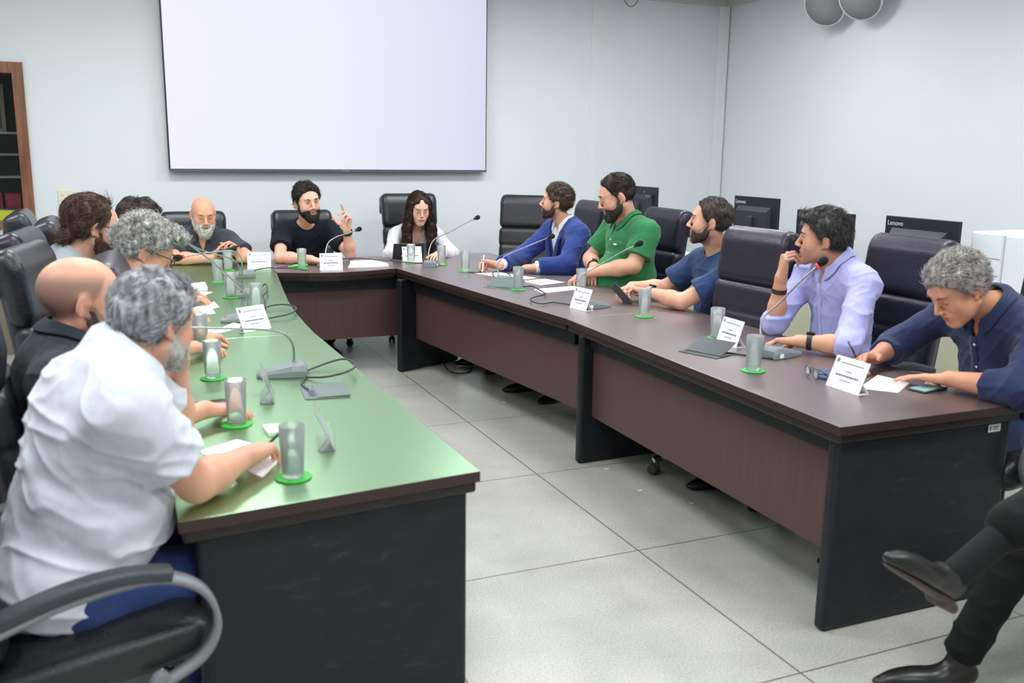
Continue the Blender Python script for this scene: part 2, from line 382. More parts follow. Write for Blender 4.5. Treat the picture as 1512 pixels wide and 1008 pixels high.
def hair_geo(prims, st, rng):
    z = ZT[st.get('line', 'std')]; th = st.get('thick', (.010, .02)); amp = st.get('lump', .006); fr = st.get('lumpf', 30); sh = st.get('shift', (0, 0, 0))
    sd = SDF(); I = np.eye(3)
    for q in prims[:2]: sd.e(A_(q[1])+A_(sh), A_(q[2])+th[0], None, .02)
    if th[1] > th[0]: sd.e((0, -.012+sh[1], .05+th[1]-th[0]), (.068+th[0]*.6, .092, .072), None, .03)
    for ex in st.get('extra', []): sd.c(*ex[:4], k=.03) if len(ex[0]) == 3 and not isinstance(ex[1], float) else None
    for ex in st.get('blobs', []): sd.e(ex[0], ex[1], None, st.get('bk', .025))
    zs = np.interp
    face = st.get('face', True); cx = st.get('xs', .0)
    def cut(F, X, Y, Z):
        g = zs(Y, z[0], z[1]).astype(np.float32)-Z+np.abs(X)*cx
        g = g*.8
        if st.get('line') == 'long': 
            fc = np.maximum(np.maximum(Y*-1+.03, np.abs(X)-.060+np.maximum(Z-.03, 0)*.75), Z-.098)   # open face window
            g = np.where((np.abs(X) > .05) & (Z < .05), np.minimum(g, -.03), g); g = np.maximum(g, -np.maximum(fc, -.05)); 
        if 'bald' in st:
            c, r = st['bald']; g = np.maximum(g, r-np.sqrt((X-c[0])**2+(Y-c[1])**2+(Z-c[2])**2))
        F = F+(th[0]+.001)*(1-np.clip(-g/st.get('fade', .022), 0, 1))**1.5; k = .008; hh = np.maximum(k-np.abs(F-g), 0)/k
        return np.maximum(F, g)+hh*hh*k*.25
    sd.f(cut)
    P, Q = sd.surf(.004, 2); N = vnormals(P, Q)
    P = P+N*(vnoise(P*A_(st.get('nst', (1, 1, 1))), fr, st.get('seed', 0))*amp+vnoise(P, fr*2.3, 4)*amp*.45)[:, None]
    fl = st.get('flow', 'back')
    def flow(p):
        r = np.sqrt(p[:, 0]**2+(p[:, 1]+.03)**2)+1e-6
        if fl == 'back': return np.stack([p[:, 0]*2, -np.ones(len(p))*.8, np.where(np.abs(p[:, 0]) > .055, -.5, .0)-np.maximum(0, -p[:, 1]-.05)*12], 1)
        if fl == 'fwd': return np.stack([p[:, 0]*3, np.ones(len(p))*.5, np.where(p[:, 2] > .08, .25, -.8)], 1)
        if fl == 'down': return np.stack([p[:, 0]*9*(p[:, 2] > .06), -.35*(p[:, 2] > .03)-.05, -np.ones(len(p))*1.2], 1)
        if fl == 'up': return np.stack([p[:, 0], p[:, 1]*3-.3, np.where(p[:, 2] > .07, .5, -.7)], 1)
        return rng.normal(0, 1, p.shape)
    n = st.get('n', 2200)
    if n:
        ok = P[:, 2] > np.interp(P[:, 1], z[0], z[1])-.02
        if st.get('line') == 'long':
            rd_ = P-np.stack([P[:, 0]*0, P[:, 0]*0-.01, P[:, 2]], 1); ok = ((N*rd_).sum(1) > .02*np.linalg.norm(rd_, axis=1)) & (np.abs(N[:, 2]) < .5+1*(P[:, 2] > .05))
            ok = ok & ~((P[:, 1] > .035) & (np.abs(P[:, 0]) < .07) & (P[:, 2] > -.16)) & ((P[:, 1] < .05) | (P[:, 2] < .04))
        V2, Q2 = strands(P[ok], N[ok], n, st.get('len', .03), st.get('w', .0016), flow, rng, st.get('jit', .35), st.get('lift', .22), st.get('curl', .0))
        Q = np.concatenate([Q, Q2+len(P)]); P = np.concatenate([P, V2])
    return P, Q
def beard_geo(prims, st, rng):
    bd = st['beard']; sd = SDF(); th = bd.get('thick', .008)*.62; low = bd.get('low', 0.)
    add_head(sd, [q for q in prims[:9]] , np.eye(3), np.zeros(3), 1.)
    sd.e((0, .072, -.058), (.034, .03, .028), None, .018)
    if low: sd.e((0, .075, -.1-low*.5), (.032, .028, .03+low*.5), None, .03)
    # everything so far grown by th
    top = bd.get('top', ([-.01, .02, .035, .06, .075, .1, .13], [-.005, -.012, -.042, -.05, -.04, -.036, -.036]))
    def cut(F, X, Y, Z):
        zt = np.interp(Y, top[0], top[1]).astype(np.float32); F = F-th*np.clip((zt-Z)/.034, .0, 1)**.8*np.clip((Y+.012)/.03, 0, 1); g = np.maximum(Z-zt, -.012+.0-Y)
        lip = .8*(np.sqrt((X/.024)**2+((Z+.0605)/.0115)**2+((Y-.1)/.03)**2)-1)*.012
        g = np.maximum(g, -lip); g = np.maximum(g, (-.128-low)-Z); k = .008; hh = np.maximum(k-np.abs(F-g), 0)/k
        return np.maximum(F, g)+hh*hh*k*.25
    sd.f(cut); P, Q = sd.surf(.0036, 2); N = vnormals(P, Q); P = P+N*(vnoise(P, 90, 2)*th*.25)[:, None]
    fl = lambda p: np.stack([p[:, 0]*3, p[:, 1]*2, -np.ones(len(p))], 1)
    n = bd.get('n', 900)
    out = (P[:, 1] > .0)
    V2, Q2 = strands(P[out], N[out], n, bd.get('len', .012), .0011, fl, rng, .35, .35)
    return np.concatenate([P, V2]), np.concatenate([Q, Q2+len(P)])
CURL = {'rest': [(22, 28, 14), (24, 32, 16), (28, 36, 18), (34, 40, 20)], 'flat': [(6, 10, 5)]*4, 'fist': [(70, 95, 45), (75, 98, 45), (78, 98, 45), (80, 95, 45)],
        'pen': [(38, 50, 22), (46, 62, 28), (58, 74, 36), (66, 80, 40)], 'hold': [(38, 48, 30), (40, 50, 30), (42, 52, 30), (44, 54, 30)],
        'loose': [(35, 55, 25), (48, 62, 30), (55, 66, 30), (58, 66, 30)], 'pinch': [(8, 16, 8), (50, 45, 25), (60, 60, 30), (66, 66, 30)]}
def add_hand(sd, w, d, n, side, curl='rest', s=1.05, thumb=(.62, .7, .3), spread=1.):
    d = nrm(d); n = A_(n); n = nrm(n-d*(n@d)); t = np.cross(d, n)*(1 if side == 'R' else -1); w = A_(w)
    T = lambda a, b, c: w+(d*a+t*b+n*c)*s
    kx = (.09, .094, .089, .08); ky = (.03, .0095, -.0115, -.031); k0 = (.017, .006, -.006, -.017)
    sd.e(T(-.004, 0, 0), A_((.022, .028, .02))*s, np.stack([d, t, n], 1), .02)
    for i in range(4): sd.c(T(.016, k0[i], 0), T(kx[i], ky[i], 0), .0145*s, .0115*s, .012*s)
    sd.c(T(.02, .02, .006), T(.06, .03, .006), .013*s, .012*s, .012*s); sd.c(T(.02, -.018, .006), T(.06, -.026, .004), .013*s, .011*s, .012*s)
    L = [(.043, .027, .021), (.048, .031, .022), (.044, .029, .022), (.034, .022, .019)]; rr = [(.0094, .0084, .0074), (.0096, .0086, .0075), (.0092, .0082, .0072), (.0082, .0073, .0065)]
    cs = CURL[curl] if isinstance(curl, str) else curl; tips = []
    for i in range(4):
        p = T(kx[i], ky[i], 0); a = 0; sp = (.12, .03, -.05, -.14)[i]*spread
        for j in range(3):
            a += math.radians(cs[i][j]); dr = nrm(d*math.cos(a)+n*math.sin(a)+t*sp*max(0, math.cos(a))); q = p+dr*L[i][j]*s
            sd.c(p, q, rr[i][j]*s, rr[i][j]*s*.9, .0035 if j == 0 else .002); p = q
        tips.append(p)
    p = T(.024, .026, .006); dr = nrm(d*thumb[0]+t*thumb[1]+n*thumb[2]); q = p+dr*.044*s; sd.c(p, q, .0145*s, .0115*s, .012)
    dr2 = nrm(dr*.8+d*.45); q2 = q+dr2*.033*s; sd.c(q, q2, .0112*s, .0098*s, .003); q3 = q2+nrm(dr2+d*.25+n*.15)*.026*s; sd.c(q2, q3, .0098*s, .008*s, .003)
    return tips, q3
def rim_points(P, a0, na, fr, rr, r0, r1, L_, angs, wd=.14):
    """points of the garment's neck opening at the given angles (0 = front)"""
    q = P-a0; tt = q@na; rho = np.linalg.norm(q-tt[:, None]*na, axis=1); rt_ = r0+np.clip(tt/L_, 0, 1)*(r1-r0)
    ok = (np.abs(rho-rt_) < .009) & (tt > -.09) & (tt < .1); ang = np.arctan2(q@rr, q@fr); out = []
    for a in angs:
        k_ = ok & (np.abs((ang-a+PI) % (2*PI)-PI) < wd)
        out.append(P[k_][np.argsort(tt[k_])[-5:]].mean(0) if k_.sum() > 2 else None)
    return out
def smooth_rim(pts, closed):
    idx = [i for i, q in enumerate(pts) if q is not None]; pts = [pts[i] for i in idx]
    for _ in range(3):
        n = len(pts); pts = [pts[i] if (not closed and i in (0, n-1)) else (pts[i-1]+pts[i]*2+pts[(i+1) % n])/4 for i in range(n)]
    return pts
def collar(name, P, N, a0, na, fr, rr, r0, r1, L_, u, m, parent, loc, h=.024, leaf=.042, gap=.4, point=.022):
    n = 44; angs = [gap+(2*PI-2*gap)*i/n for i in range(n+1)]; pts = smooth_rim(rim_points(P, a0, na, fr, rr, r0, r1, L_, angs), False)
    if len(pts) < 12: return None
    bm = B(); rows = []; m_ = len(pts)-1
    for i, r in enumerate(pts):
        t = i/m_; fq = abs(2*t-1); q = r-a0; rd = nrm(q-na*(q@na)); hh = h*(1-.45*fq**4); lf = leaf+point*fq**6
        top = r+na*hh-rd*.003; dn = nrm(rd*(1-.55*fq**3)-u*(.25+.6*fq**3)); row = [r-na*.006, top, top+rd*.006+na*.003]
        for s_ in (.45, 1.):
            tg = r+dn*lf*s_; d2 = ((P-tg)**2).sum(1); j = np.argsort(d2)[:6]; sp = P[j].mean(0)+N[j].mean(0)*.0085
            row.append(sp if s_ == 1. else (sp*.5+(top+rd*.010)*.5))
        rows.append([bm.verts.new(Vector(v-A_(loc))) for v in row])
    for a, b in zip(rows, rows[1:]):
        for k in range(4): bm.faces.new((a[k], a[k+1], b[k+1], b[k])).smooth = True
    o = obj(name, bm, m, parent, solid=.003); s = o.modifiers.new('sub', 'SUBSURF'); s.levels = s.render_levels = 1; return o
PEOPLE = {}
def person(label, psi, pel, neck, head, hdir, shR, shL, elR, elL, wrR, wrL, handR, handL, top, hair=None, face=None, hs=1.07, bulk=1., arm=1., legs='auto',
           pants=(35, 37, 45), shoes=(22, 20, 20), skin=None, h=.0043, chest=None, belly=0., neckr=.054, seed=1, kind='seated', knees=None, lifted=None, feet=0.):
    rng = np.random.RandomState(seed); face = dict(face or {}); hair = dict(hair) if hair else None; skin = A_(skin or SKIN)
    pel, neck, head, shR, shL, elR, elL, wrR, wrL = [A_(v) for v in (pel, neck, head, shR, shL, elR, elL, wrR, wrL)]
    _u0 = nrm(neck-pel); shR = shR-_u0*.028*arm; shL = shL-_u0*.028*arm
    Rh = basis(*hdir); loc = np.array([pel[0], pel[1], 0.])
    u = nrm(neck-pel); lat = shR-shL; lat = nrm(lat-u*(lat@u)); f = np.cross(u, lat); R = np.stack([lat, f, u], 1); Ln = np.linalg.norm(neck-pel)
    ch = A_(chest) if chest is not None else pel+(neck-pel)*.66-f*.012
    # --- torso solids: (kind, args) used for skin and for clothing
    def torso(sd, g, full=True):
        sd.e(pel+u*.0, (.165*bulk+g, .125*bulk**.7+g, .13+g), R, .04)
        sd.e(pel+(ch-pel)*.5+f*(.012+belly*.5), (.148*bulk+g, .112*bulk+belly*.6+g, .16+g), R, .06)
        if belly: sd.e(pel+(ch-pel)*.42+f*(.06+belly*.5), (.13*bulk+g, .08+belly+g, .12+g), R, .06)
        sd.e(ch, (.162*bulk**.8+g, .112*bulk**.8+g, .17+g), R, .06)
        sd.e(ch+u*.06, (.15*bulk**.5+g, .095*bulk**.6+g, .11+g), R, .05)
        sd.c(shR*.86+neck*.14-u*.0, shL*.86+neck*.14, .05*arm+g, k=.06)
        for s_ in (shR, shL): sd.c(neck+u*.005-f*.012, s_*.8+neck*.2+u*.02, .042+g*.8, .04*arm+g*.8, .05); sd.c(s_, s_*.7+ch*.3, .052*arm+g, .06+g, .04)
    hp = head_prims(face); nb = head+Rh@(A_((0, -.022, -.055))*hs)
    sd = SDF(); torso(sd, -.004)
    sd.c(neck-u*.03, nb, neckr*1.06, neckr*.94, .03); sd.c(neck-u*.02+f*.02, head+Rh@(A_((0, .02, -.07))*hs), neckr*.75, neckr*.6, .02)
    add_head(sd, hp, Rh, head, hs)
    for sh, el, wr in ((shR, elR, wrR), (shL, elL, wrL)):
        sd.c(sh, el, .05*arm, .041*arm, .03); sd.c(el, el+(wr-el)*.35, .04*arm, .042*arm, .02); sd.c(el+(wr-el)*.3, wr, .042*arm, .027*arm**.6, .02)
    tips = {}
    for S_, hd, wr in (('R', handR, wrR), ('L', handL, wrL)):
        tips[S_] = add_hand(sd, wr, hd[0], hd[1], S_, *hd[2:])
    P, Q = sd.surf(h, 1)
    loc_h = ((P-head)@Rh)/hs; x, y, z = loc_h.T; ax_ = np.abs(x)
    inh = (np.linalg.norm(loc_h, axis=1) < .2)
    C = np.tile(skin, (len(P), 1)); C *= (1+.07*vnoise(P, 25, 2))[:, None]
    def blend(msk, col):
        nonlocal C
        msk = np.clip(msk, 0, 1)[:, None]*inh[:, None]; C = C*(1-msk)+A_(col)*msk
    G = lambda c, r: np.exp(-(((ax_-c[0])/r[0])**2+((y-c[1])/r[1])**2+((z-c[2])/r[2])**2))
    blend(.22*G((.043, .075, -.02), (.025, .03, .02))+.25*G((0, .115, -.025), (.015, .02, .015))+.4*G((.082, -.01, 0), (.012, .03, .04)), skin*A_((1.04, .78, .76)))
    blend(1.6*np.exp(-((x/.026)**2+((z+.0605)/.0105)**2)**2)*(y > .075)*.6, A_(face.get('lips', (.36, .13, .11))))
    if face.get('beard') and not face.get('stubble'): face['stubble'] = (.55, (A_(lin(*face['beard']['c1']))+A_(lin(*face['beard']['c2'])))*.4+skin*.2)
    if face.get('stubble'):
        b = face['stubble']; zz = np.interp(y, [-.01, .02, .035, .06, .075, .13], [.01, .0, -.02, -.036, -.03, -.03])
        mk = np.clip((zz-z)/.008, 0, 1)*(y > -.015)*np.clip((y+.02)/.02, 0, 1)*np.clip((z+.13)/.02, 0, 1); mk = mk*(1-np.exp(-((x/.024)**2+((z+.0605)/.01)**2)**2)); blend(mk*b[0], b[1])
    blend(.75*np.exp(-((ax_-.032)/.016)**4-((z-(.0035 if face.get('eyes') == 'shut' else .018)-((ax_-.032)/.016)**2*.003*(1 if face.get('eyes') == 'shut' else -1))/.0028)**2)*(y > .06), (.05, .03, .025))
    blend(.3*np.exp(-((ax_-.032)/.018)**4-((z-.0225)/.003)**2)*(y > .06), skin*.45)
    if hair and not face.get('scalp'): face['scalp'] = (.55, A_(lin(*hair['c1']))*.6+skin*.25, hair.get('line', 'std'))
    if face.get('scalp'):
        b = face['scalp']; zz = np.interp(y, *ZT[b[2] if len(b) > 2 else 'rece']); mk = np.clip((z-zz)/.02, 0, 1)*np.clip((.085-z)/.03, 0, 1) ; blend(mk*b[0]*(ax_ < .09)*(1-G((.085, -.01, 0), (.01, .025, .035))), b[1])
    body = mesh('person', P, Q, MT['skin'], None, loc, C); body.location = loc
    tag(body, label, 'person')
    # --- clothing
    kind_ = top['kind']; cm = cloth(top['col'], name=top.get('fabric', 'cotton'), weave=top.get('weave', 700), rough=top.get('rough', .85))
    sl = top.get('sleeve', .55); g = top.get('g', .013)
    def sleeves(sd, g2, sl, flare=1.):
        for sh, el, wr, s2 in ((shR, elR, wrR, sl if not isinstance(sl, tuple) else sl[0]), (shL, elL, wrL, sl if not isinstance(sl, tuple) else sl[1])):
            if s2 <= 1: sd.c(sh-(el-sh)*.05, sh+(el-sh)*(s2+.35), .055*arm+g2, .053*arm*flare+g2+.004, .04, cut=(s2+.05)/(s2+.4))
            else:
                sd.c(sh, el, .053*arm+g2, .045*arm+g2, .035); e2 = el+(wr-el)*(s2-1+.3); sd.c(el, e2, .046*arm+g2, (.047 if s2 < 1.5 else .034)*arm+g2, .03, cut=(s2-1)/(s2-1+.3))
                if top.get('cuff') and s2 < 1.6:
                    c0 = el+(wr-el)*(s2-1.12); c1 = el+(wr-el)*(s2-1+.2); sd.c(c0, c1, .046*arm+g2+.005, .045*arm+g2+.005, .008, cut=.12/.32)
    hem = top.get('hem', -.09)
    def garment(g, sl, h, neckcut=.012, vee=0., wr_amp=.006, flare=1., top_=None, seedo=0, low=None, hole=(0, 0), vl=.36):
        sd = SDF(); torso(sd, g); sleeves(sd, g, sl, flare)
        na = nrm(nb-neck); sd.c(neck-na*.012+f*hole[0], neck+na*.16, neckr*1.06+neckcut, neckr+neckcut+.02, .012, 's')
        if 0: sd.e(neck+f*(neckr+.03)-u*.03, (.055+hole[1], .06, .05+hole[1]), R, .012, 's')
        if vee:
            def cutv(F, X, Y, Z):
                px, py, pz = X-np.float32(neck[0]), Y-np.float32(neck[1]), Z-np.float32(neck[2])
                a = px*lat[0]+py*lat[1]+pz*lat[2]; b = px*f[0]+py*f[1]+pz*f[2]; c = px*u[0]+py*u[1]+pz*u[2]
                wv = np.clip(vee*(1+(c+.02)/vl), -.03, vee*1.1); d = np.maximum(np.maximum(np.abs(a)-wv, .02-b), b-.2-belly)
                return np.maximum(F, -np.maximum(d, -.05))
            sd.f(cutv)
        if low is None: low = hem
        def cutb(F, X, Y, Z): return np.maximum(F, -((X-pel[0])*u[0]+(Y-pel[1])*u[1]+(Z-pel[2])*u[2]-low))
        sd.f(cutb); P, Q = sd.surf(h, 2); N = vnormals(P, Q)
        loc3 = (P-pel)@R
        # wrinkles: folds running out from the arm pits and across the belly, finer crumple on top
        wv = vnoise(loc3*A_((.7, .7, 2.1)), 9, seed+seedo); wv = (1-np.abs(wv))**3-.35
        w2 = vnoise(loc3@A_([[.7, 0, .7], [0, 1, 0], [-.7, 0, .7]])*A_((.6, .8, 1.8)), 13, seed+5); w2 = (1-np.abs(w2))**3-.35
        P = P+N*((wv*.9+w2*.7)*wr_amp+vnoise(P, 45, 1)*.0012)[:, None]
        return P, Q
    if kind_ == 'jacket':
        P, Q = garment(.004, 1.97, .0055, neckcut=.008, wr_amp=.003, vee=.02, vl=.07); mesh('shirt', P, Q, cloth(top['shirt']), body, loc); na = nrm(nb-neck); fr = nrm(f-na*(f@na)); collar('shirt_collar', P, vnormals(P, Q), neck-na*.012, na, fr, np.cross(fr, na), neckr*1.06+.008, neckr+.028, .172, u, cloth(top['shirt']), body, loc, gap=.35, h=.03, leaf=.03, point=.03)
        top = dict(top); P, Q = garment(.024, 1.87, .0055, neckcut=.018, vee=.085, wr_amp=.006, low=-.11); mesh('jacket', P, Q, cm, body, loc)
        sd = SDF()
        for s in (-1, 1):
            p0 = neck+lat*s*.075+f*.015+u*.035; p1 = neck+lat*s*.088+f*(.125)-u*.10; p2 = neck+lat*s*.02+f*(.155+belly)-u*.32
            for a, b, w_ in ((p0, p1, .03), (p1, p2, .028)):
                d = nrm(b-a); sx = nrm(lat-d*(lat@d)); Rl = np.stack([sx, np.cross(d, sx), d], 1); sd.e((a+b)/2+f*.004, (w_, .012, np.linalg.norm(b-a)*.58), Rl, .012)
        P, Q = sd.surf(.0045, 1); mesh('lapels', P, Q, cm, body, loc)
    else:
        tee = kind_ == 'tee'
        P, Q = garment(g, sl, .0052, neckcut=.012 if tee else .008, wr_amp=top.get('wr', .007), flare=top.get('flare', 1.06), hole=(.012, top.get('scoop', .012)) if tee else (.0, .0), low=hem, vee=0 if tee else top.get('open', .022), vl=top.get('vlen', .09))
        mesh('shirt', P, Q, cm, body, loc)
        if tee:
            na = nrm(nb-neck); a0 = neck-na*.012+f*.012; fr = nrm(f-na*(f@na)); rr = np.cross(fr, na)
            pts = [q-A_(loc) for q in smooth_rim(rim_points(P, a0, na, fr, rr, neckr*1.06+.012, neckr+.032, .172, [-PI+2*PI*(i+.5)/32 for i in range(32)]), True)]
            bm = B()
            if len(pts) > 8: tube(bm, pts, .006, 6, closed=True)
            obj('neckband', bm, cm, body)
        else:
            na = nrm(nb-neck); fr = nrm(f-na*(f@na)); rr = np.cross(fr, na)
            collar('collar', P, vnormals(P, Q), neck-na*.012, na, fr, rr, neckr*1.06+.008, neckr+.028, .172, u, cloth(top.get('collar', top['col']), name='collar_cloth'), body, loc, gap=top.get('gap', .42), point=top.get('point', .022), leaf=top.get('leaf', .042), h=top.get('ch', .024))
            lv = (P-neck)@R
            if top.get('buttons', 3):
                for z_ in [-.115-.085*i for i in range(top.get('buttons', 3))]:
                    k_ = (np.abs(lv[:, 0]) < .012) & (np.abs(lv[:, 2]-z_) < .012)
                    if k_.sum() < 3: continue
                    c = P[k_][np.argmax(lv[k_, 1])]; bm = B(); lathe(bm, [(0, -.002), (.0055, -.001), (.0055, .0022), (0, .0026)], 12, mx=Matrix([[lat[i], u[i], f[i], c[i]-loc[i]] for i in range(3)]+[[0, 0, 0, 1]])); obj('button', bm, mat_cache('button_pearl', (226, 224, 230), .3), body)
                st_ = []
                for z_ in np.arange(-.085, -.40, -.02):
                    k_ = (np.abs(lv[:, 0]) < .02) & (np.abs(lv[:, 2]-z_) < .014)
                    if k_.sum() > 3: st_.append((z_, lv[k_, 1].max()))
                if len(st_) > 4 and kind_ == 'shirt':
                    bm = B(); rows = []
                    for z_, y_ in st_: rows.append([bm.verts.new(Vector(neck+lat*x_+f*(y_-abs(x_)*.12+.0012)+u*z_-A_(loc))) for x_ in (-.017, .0, .017)])
                    for a, b in zip(rows, rows[1:]):
                        for k_ in range(2): bm.faces.new((a[k_], a[k_+1], b[k_+1], b[k_])).smooth = True
                    obj('placket', bm, cm, body, solid=.0025)
        if top.get('emblem'):
            bm = B(); c = ch+u*.05-lat*.085+f*(.12*bulk**.8+.004); box(bm, -.014, .014, -.006, .006, -.004, .004, mx=Matrix([list(R[i])+[c[i]-loc[i]] for i in range(3)]+[[0, 0, 0, 1]])); obj('emblem', bm, MT['paper'], body)
    # --- trousers and shoes
    fy = A_((math.cos(math.radians(psi)), math.sin(math.radians(psi)), 0)); rx = A_((fy[1], -fy[0], 0)); Z3 = A_((0, 0, 1)); pm = cloth(pants, name='trouser_cloth', weave=500)
    if legs:
        sd = SDF(); sd.e(pel-Z3*.03, (.172*bulk, .14, .13), np.stack([rx, fy, Z3], 1), .04); kn = {}
        for i, s in enumerate((1, -1)):
            hip = pel+rx*s*.09-Z3*.045
            if knees: kne, ank, toe = [A_(v) for v in knees[i]]
            else:
                kne = hip+fy*.43+rx*s*.05; kne[2] = .545; ank = kne+fy*(.06-.1*(i == 1)+feet)+rx*.01; ank[2] = .1; toe = ank+fy*.2+rx*s*.03; toe[2] = .03
            sd.c(hip, kne, .088*bulk**.6, .066, .03); sd.c(kne, ank+(kne-ank)*(.42 if lifted is not None and i == 1 else .08), .067, .066 if lifted is not None and i == 1 else .058, .03); kn[i] = (ank, toe, kne)
        P, Q = sd.surf(.0085, 2); N = vnormals(P, Q); q = vnoise((P-pel)*A_((1, 1, 1.6)), 12, seed); P = P+N*(((1-np.abs(q))**3-.4)*.007)[:, None]
        mesh('trousers', P, Q, pm, body, loc)
        for i in (0, 1):
            ank, toe, kne = kn[i]; d = toe-ank; d[2] = 0; d = nrm(d); n3 = Z3; gr = A_((ank[0], ank[1], 0)); lf = lifted is not None and i == 1
            if lf: d = nrm(lifted[0]); n3 = A_(lifted[1]); n3 = nrm(n3-d*(n3@d)); gr = ank-n3*.10
            s_ = np.cross(d, n3); sd = SDF(); Rs = np.stack([s_, d, n3], 1)
            sd.e(gr+d*.0+n3*.05, (.036, .065, .048), Rs); sd.e(gr+d*.11+n3*.034, (.044, .12, .034), Rs, .035); sd.e(gr+d*.19+n3*.022, (.03, .075, .022), Rs, .02)
            if not lf: sd.c(gr+n3*.06, gr+n3*.10, .036, .036, .02)
            else: sd.e(gr-d*.005+n3*.10, (.034, .045, .04), Rs, .01, 's')
            sd.f(lambda F, X, Y, Z: np.maximum(F, .004-((X-gr[0])*n3[0]+(Y-gr[1])*n3[1]+(Z-gr[2])*n3[2]))); P, Q = sd.surf(.005, 2); shoe = mesh('shoe', P, Q, mat_cache('shoe_leather', shoes, .14 if lf else .35), body, loc)
            if lf:
                sd = SDF(); sd.e(gr+d*.12+n3*.004, (.042, .13, .008), Rs); sd.e(gr+d*.0+n3*.004, (.034, .06, .008), Rs, .02); sd.b(gr-d*.02-n3*.008, (.03, .035, .012), Rs, .008); P, Q = sd.surf(.005, 1); mesh('sole', P, Q, mat_cache('sole_brown', (62, 48, 44), .5), shoe, loc)
                sd = SDF(); sd.c(gr+n3*.05, ank+(kne-ank)*.5, .037, .043, .02); P, Q = sd.surf(.006, 2); mesh('sock', P, Q, cloth((16, 17, 20), name='sock_knit'), body, loc)
    # --- head details
    toW = lambda V: Rh@(A_(V)*hs)+head
    if face.get('eyes', 'open'):
        up_ = face.get('gaze', (0, 1, 0))
        if face.get('eyes', 'open') != 'shut':
            for s in (-1, 1):
                c = toW((s*.032, .0785, .0106)); me = eye_mesh(); o = link('eye', me, None, body); g_ = nrm(Rh@A_(up_))
                o.rotation_mode = 'QUATERNION'; o.rotation_quaternion = Vector((0, 0, 1)).rotation_difference(Vector(g_)); o.location = c-loc; o.scale = (hs,)*3
    sd = SDF(); bw = .72 if face.get('soft') else 1.
    for s in (-1, 1):
        for a, b, ra, rb in (((.014, .0955, .0305), (.032, .0965, .037), .0034*bw, .0038*bw), ((.032, .0965, .037), (.052, .081, .033), .0038*bw, .002*bw)):
            sd.c(toW((s*a[0], a[1], a[2])), toW((s*b[0], b[1], b[2])), ra*hs, rb*hs, .004)
    P, Q = sd.surf(.0026, 1); P = P+vnormals(P, Q)*(vnoise(P, 300, 3)*.0015)[:, None]
    mesh('eyebrows', P, Q, hairmat(face.get('brow', (50, 38, 32)), face.get('brow', (50, 38, 32))), body, loc)
    if hair:
        P, Q = hair_geo(hp, hair, rng); mesh('hair', (P*hs)@Rh.T+head, Q, hairmat(hair['c1'], hair['c2']), body, loc)
    if face.get('beard'):
        P, Q = beard_geo(hp, face, rng); bd = face['beard']; mesh('beard', (P*hs)@Rh.T+head, Q, hairmat(bd['c1'], bd['c2']), body, loc)
    if face.get('glasses'):
        bm = B(); 
        for s in (-1, 1):
            lens = [(s*.034+.023*math.cos(a)*(1 if abs(math.cos(a)) < .9 else 1), .106-abs(.034+s*.0)*0, .006+.018*math.sin(a)) for a in [2*PI*i/20 for i in range(20)]]
            tube(bm, [toW(p)-loc for p in lens], .0022, 6, closed=True)
            tube(bm, [toW(p)-loc for p in [(s*.056, .104, .014), (s*.074, .08, .016), (s*.083, .02, .014), (s*.084, -.015, .01), (s*.08, -.03, -.012)]], .0026, 6)
        tube(bm, [toW(p)-loc for p in [(-.012, .108, .009), (0, .111, .012), (.012, .108, .009)]], .0022, 6)
        obj('eyeglasses', bm, MT['plastic'], body)
    for wspec in top.get('watch', []):
        S_, t_, col, dial = wspec; el, wr = (elR, wrR) if S_ == 'R' else (elL, wrL); hd = handR if S_ == 'R' else handL
        d = nrm(wr-el); c = wr-d*t_; n = A_(hd[1]); n = nrm(n-d*(n@d)); sx = np.cross(d, n); rr = .034*arm**.6
        bm = B(); Mx = Matrix([[sx[i], n[i], d[i], c[i]-loc[i]] for i in range(3)]+[[0, 0, 0, 1]])
        for k in range(24):
            a, b = 2*PI*k/24, 2*PI*(k+1)/24
            for (z0, z1) in ((-.011, .011),):
                vs = [bm.verts.new(Mx @ Vector((rr*1.03*math.cos(q), rr*math.sin(q), z_))) for q, z_ in ((a, z0), (b, z0), (b, z1), (a, z1))]; bm.faces.new(vs)
        bmesh.ops.remove_doubles(bm, verts=bm.verts[:], dist=1e-5); w_ = obj('watch', bm, mat_cache('strap', col, .5), body, solid=.004)
        if dial:
            bm = B(); box(bm, -.016, .016, -rr-.011, -rr+.002, -.018, .018, mx=Mx); obj('watch_case', bm, mat_cache('watch_case', dial, .2), w_, bev=.004)
    body['_tips'] = 0; del body['_tips']
    PEOPLE[label] = dict(body=body, tips=tips, R=R, Rh=Rh, neck=neck, head=head, toW=toW, loc=loc, u=u, f=f, lat=lat, ch=ch)
    return body
_mc = {}
def mat_cache(name, col, rough, metal=0.):
    k = (name, col)
    if k not in _mc: _mc[k] = mat(name, lin(*col), rough, metal)
    return _mc[k]
_em = []
def eye_mesh():
    if not _em:
        bm = B(); bmesh.ops.create_uvsphere(bm, u_segments=20, v_segments=14, radius=.0124)
        for f_ in bm.faces:
            f_.smooth = True; c = f_.calc_center_median(); f_.material_index = 1 if c.normalized().z > .87 else 0
        me = bpy.data.meshes.new('eye'); bm.to_mesh(me); bm.free(); me.materials.append(MT['sclera']); me.materials.append(MT['iris']); _em.append(me)
    return _em[0]
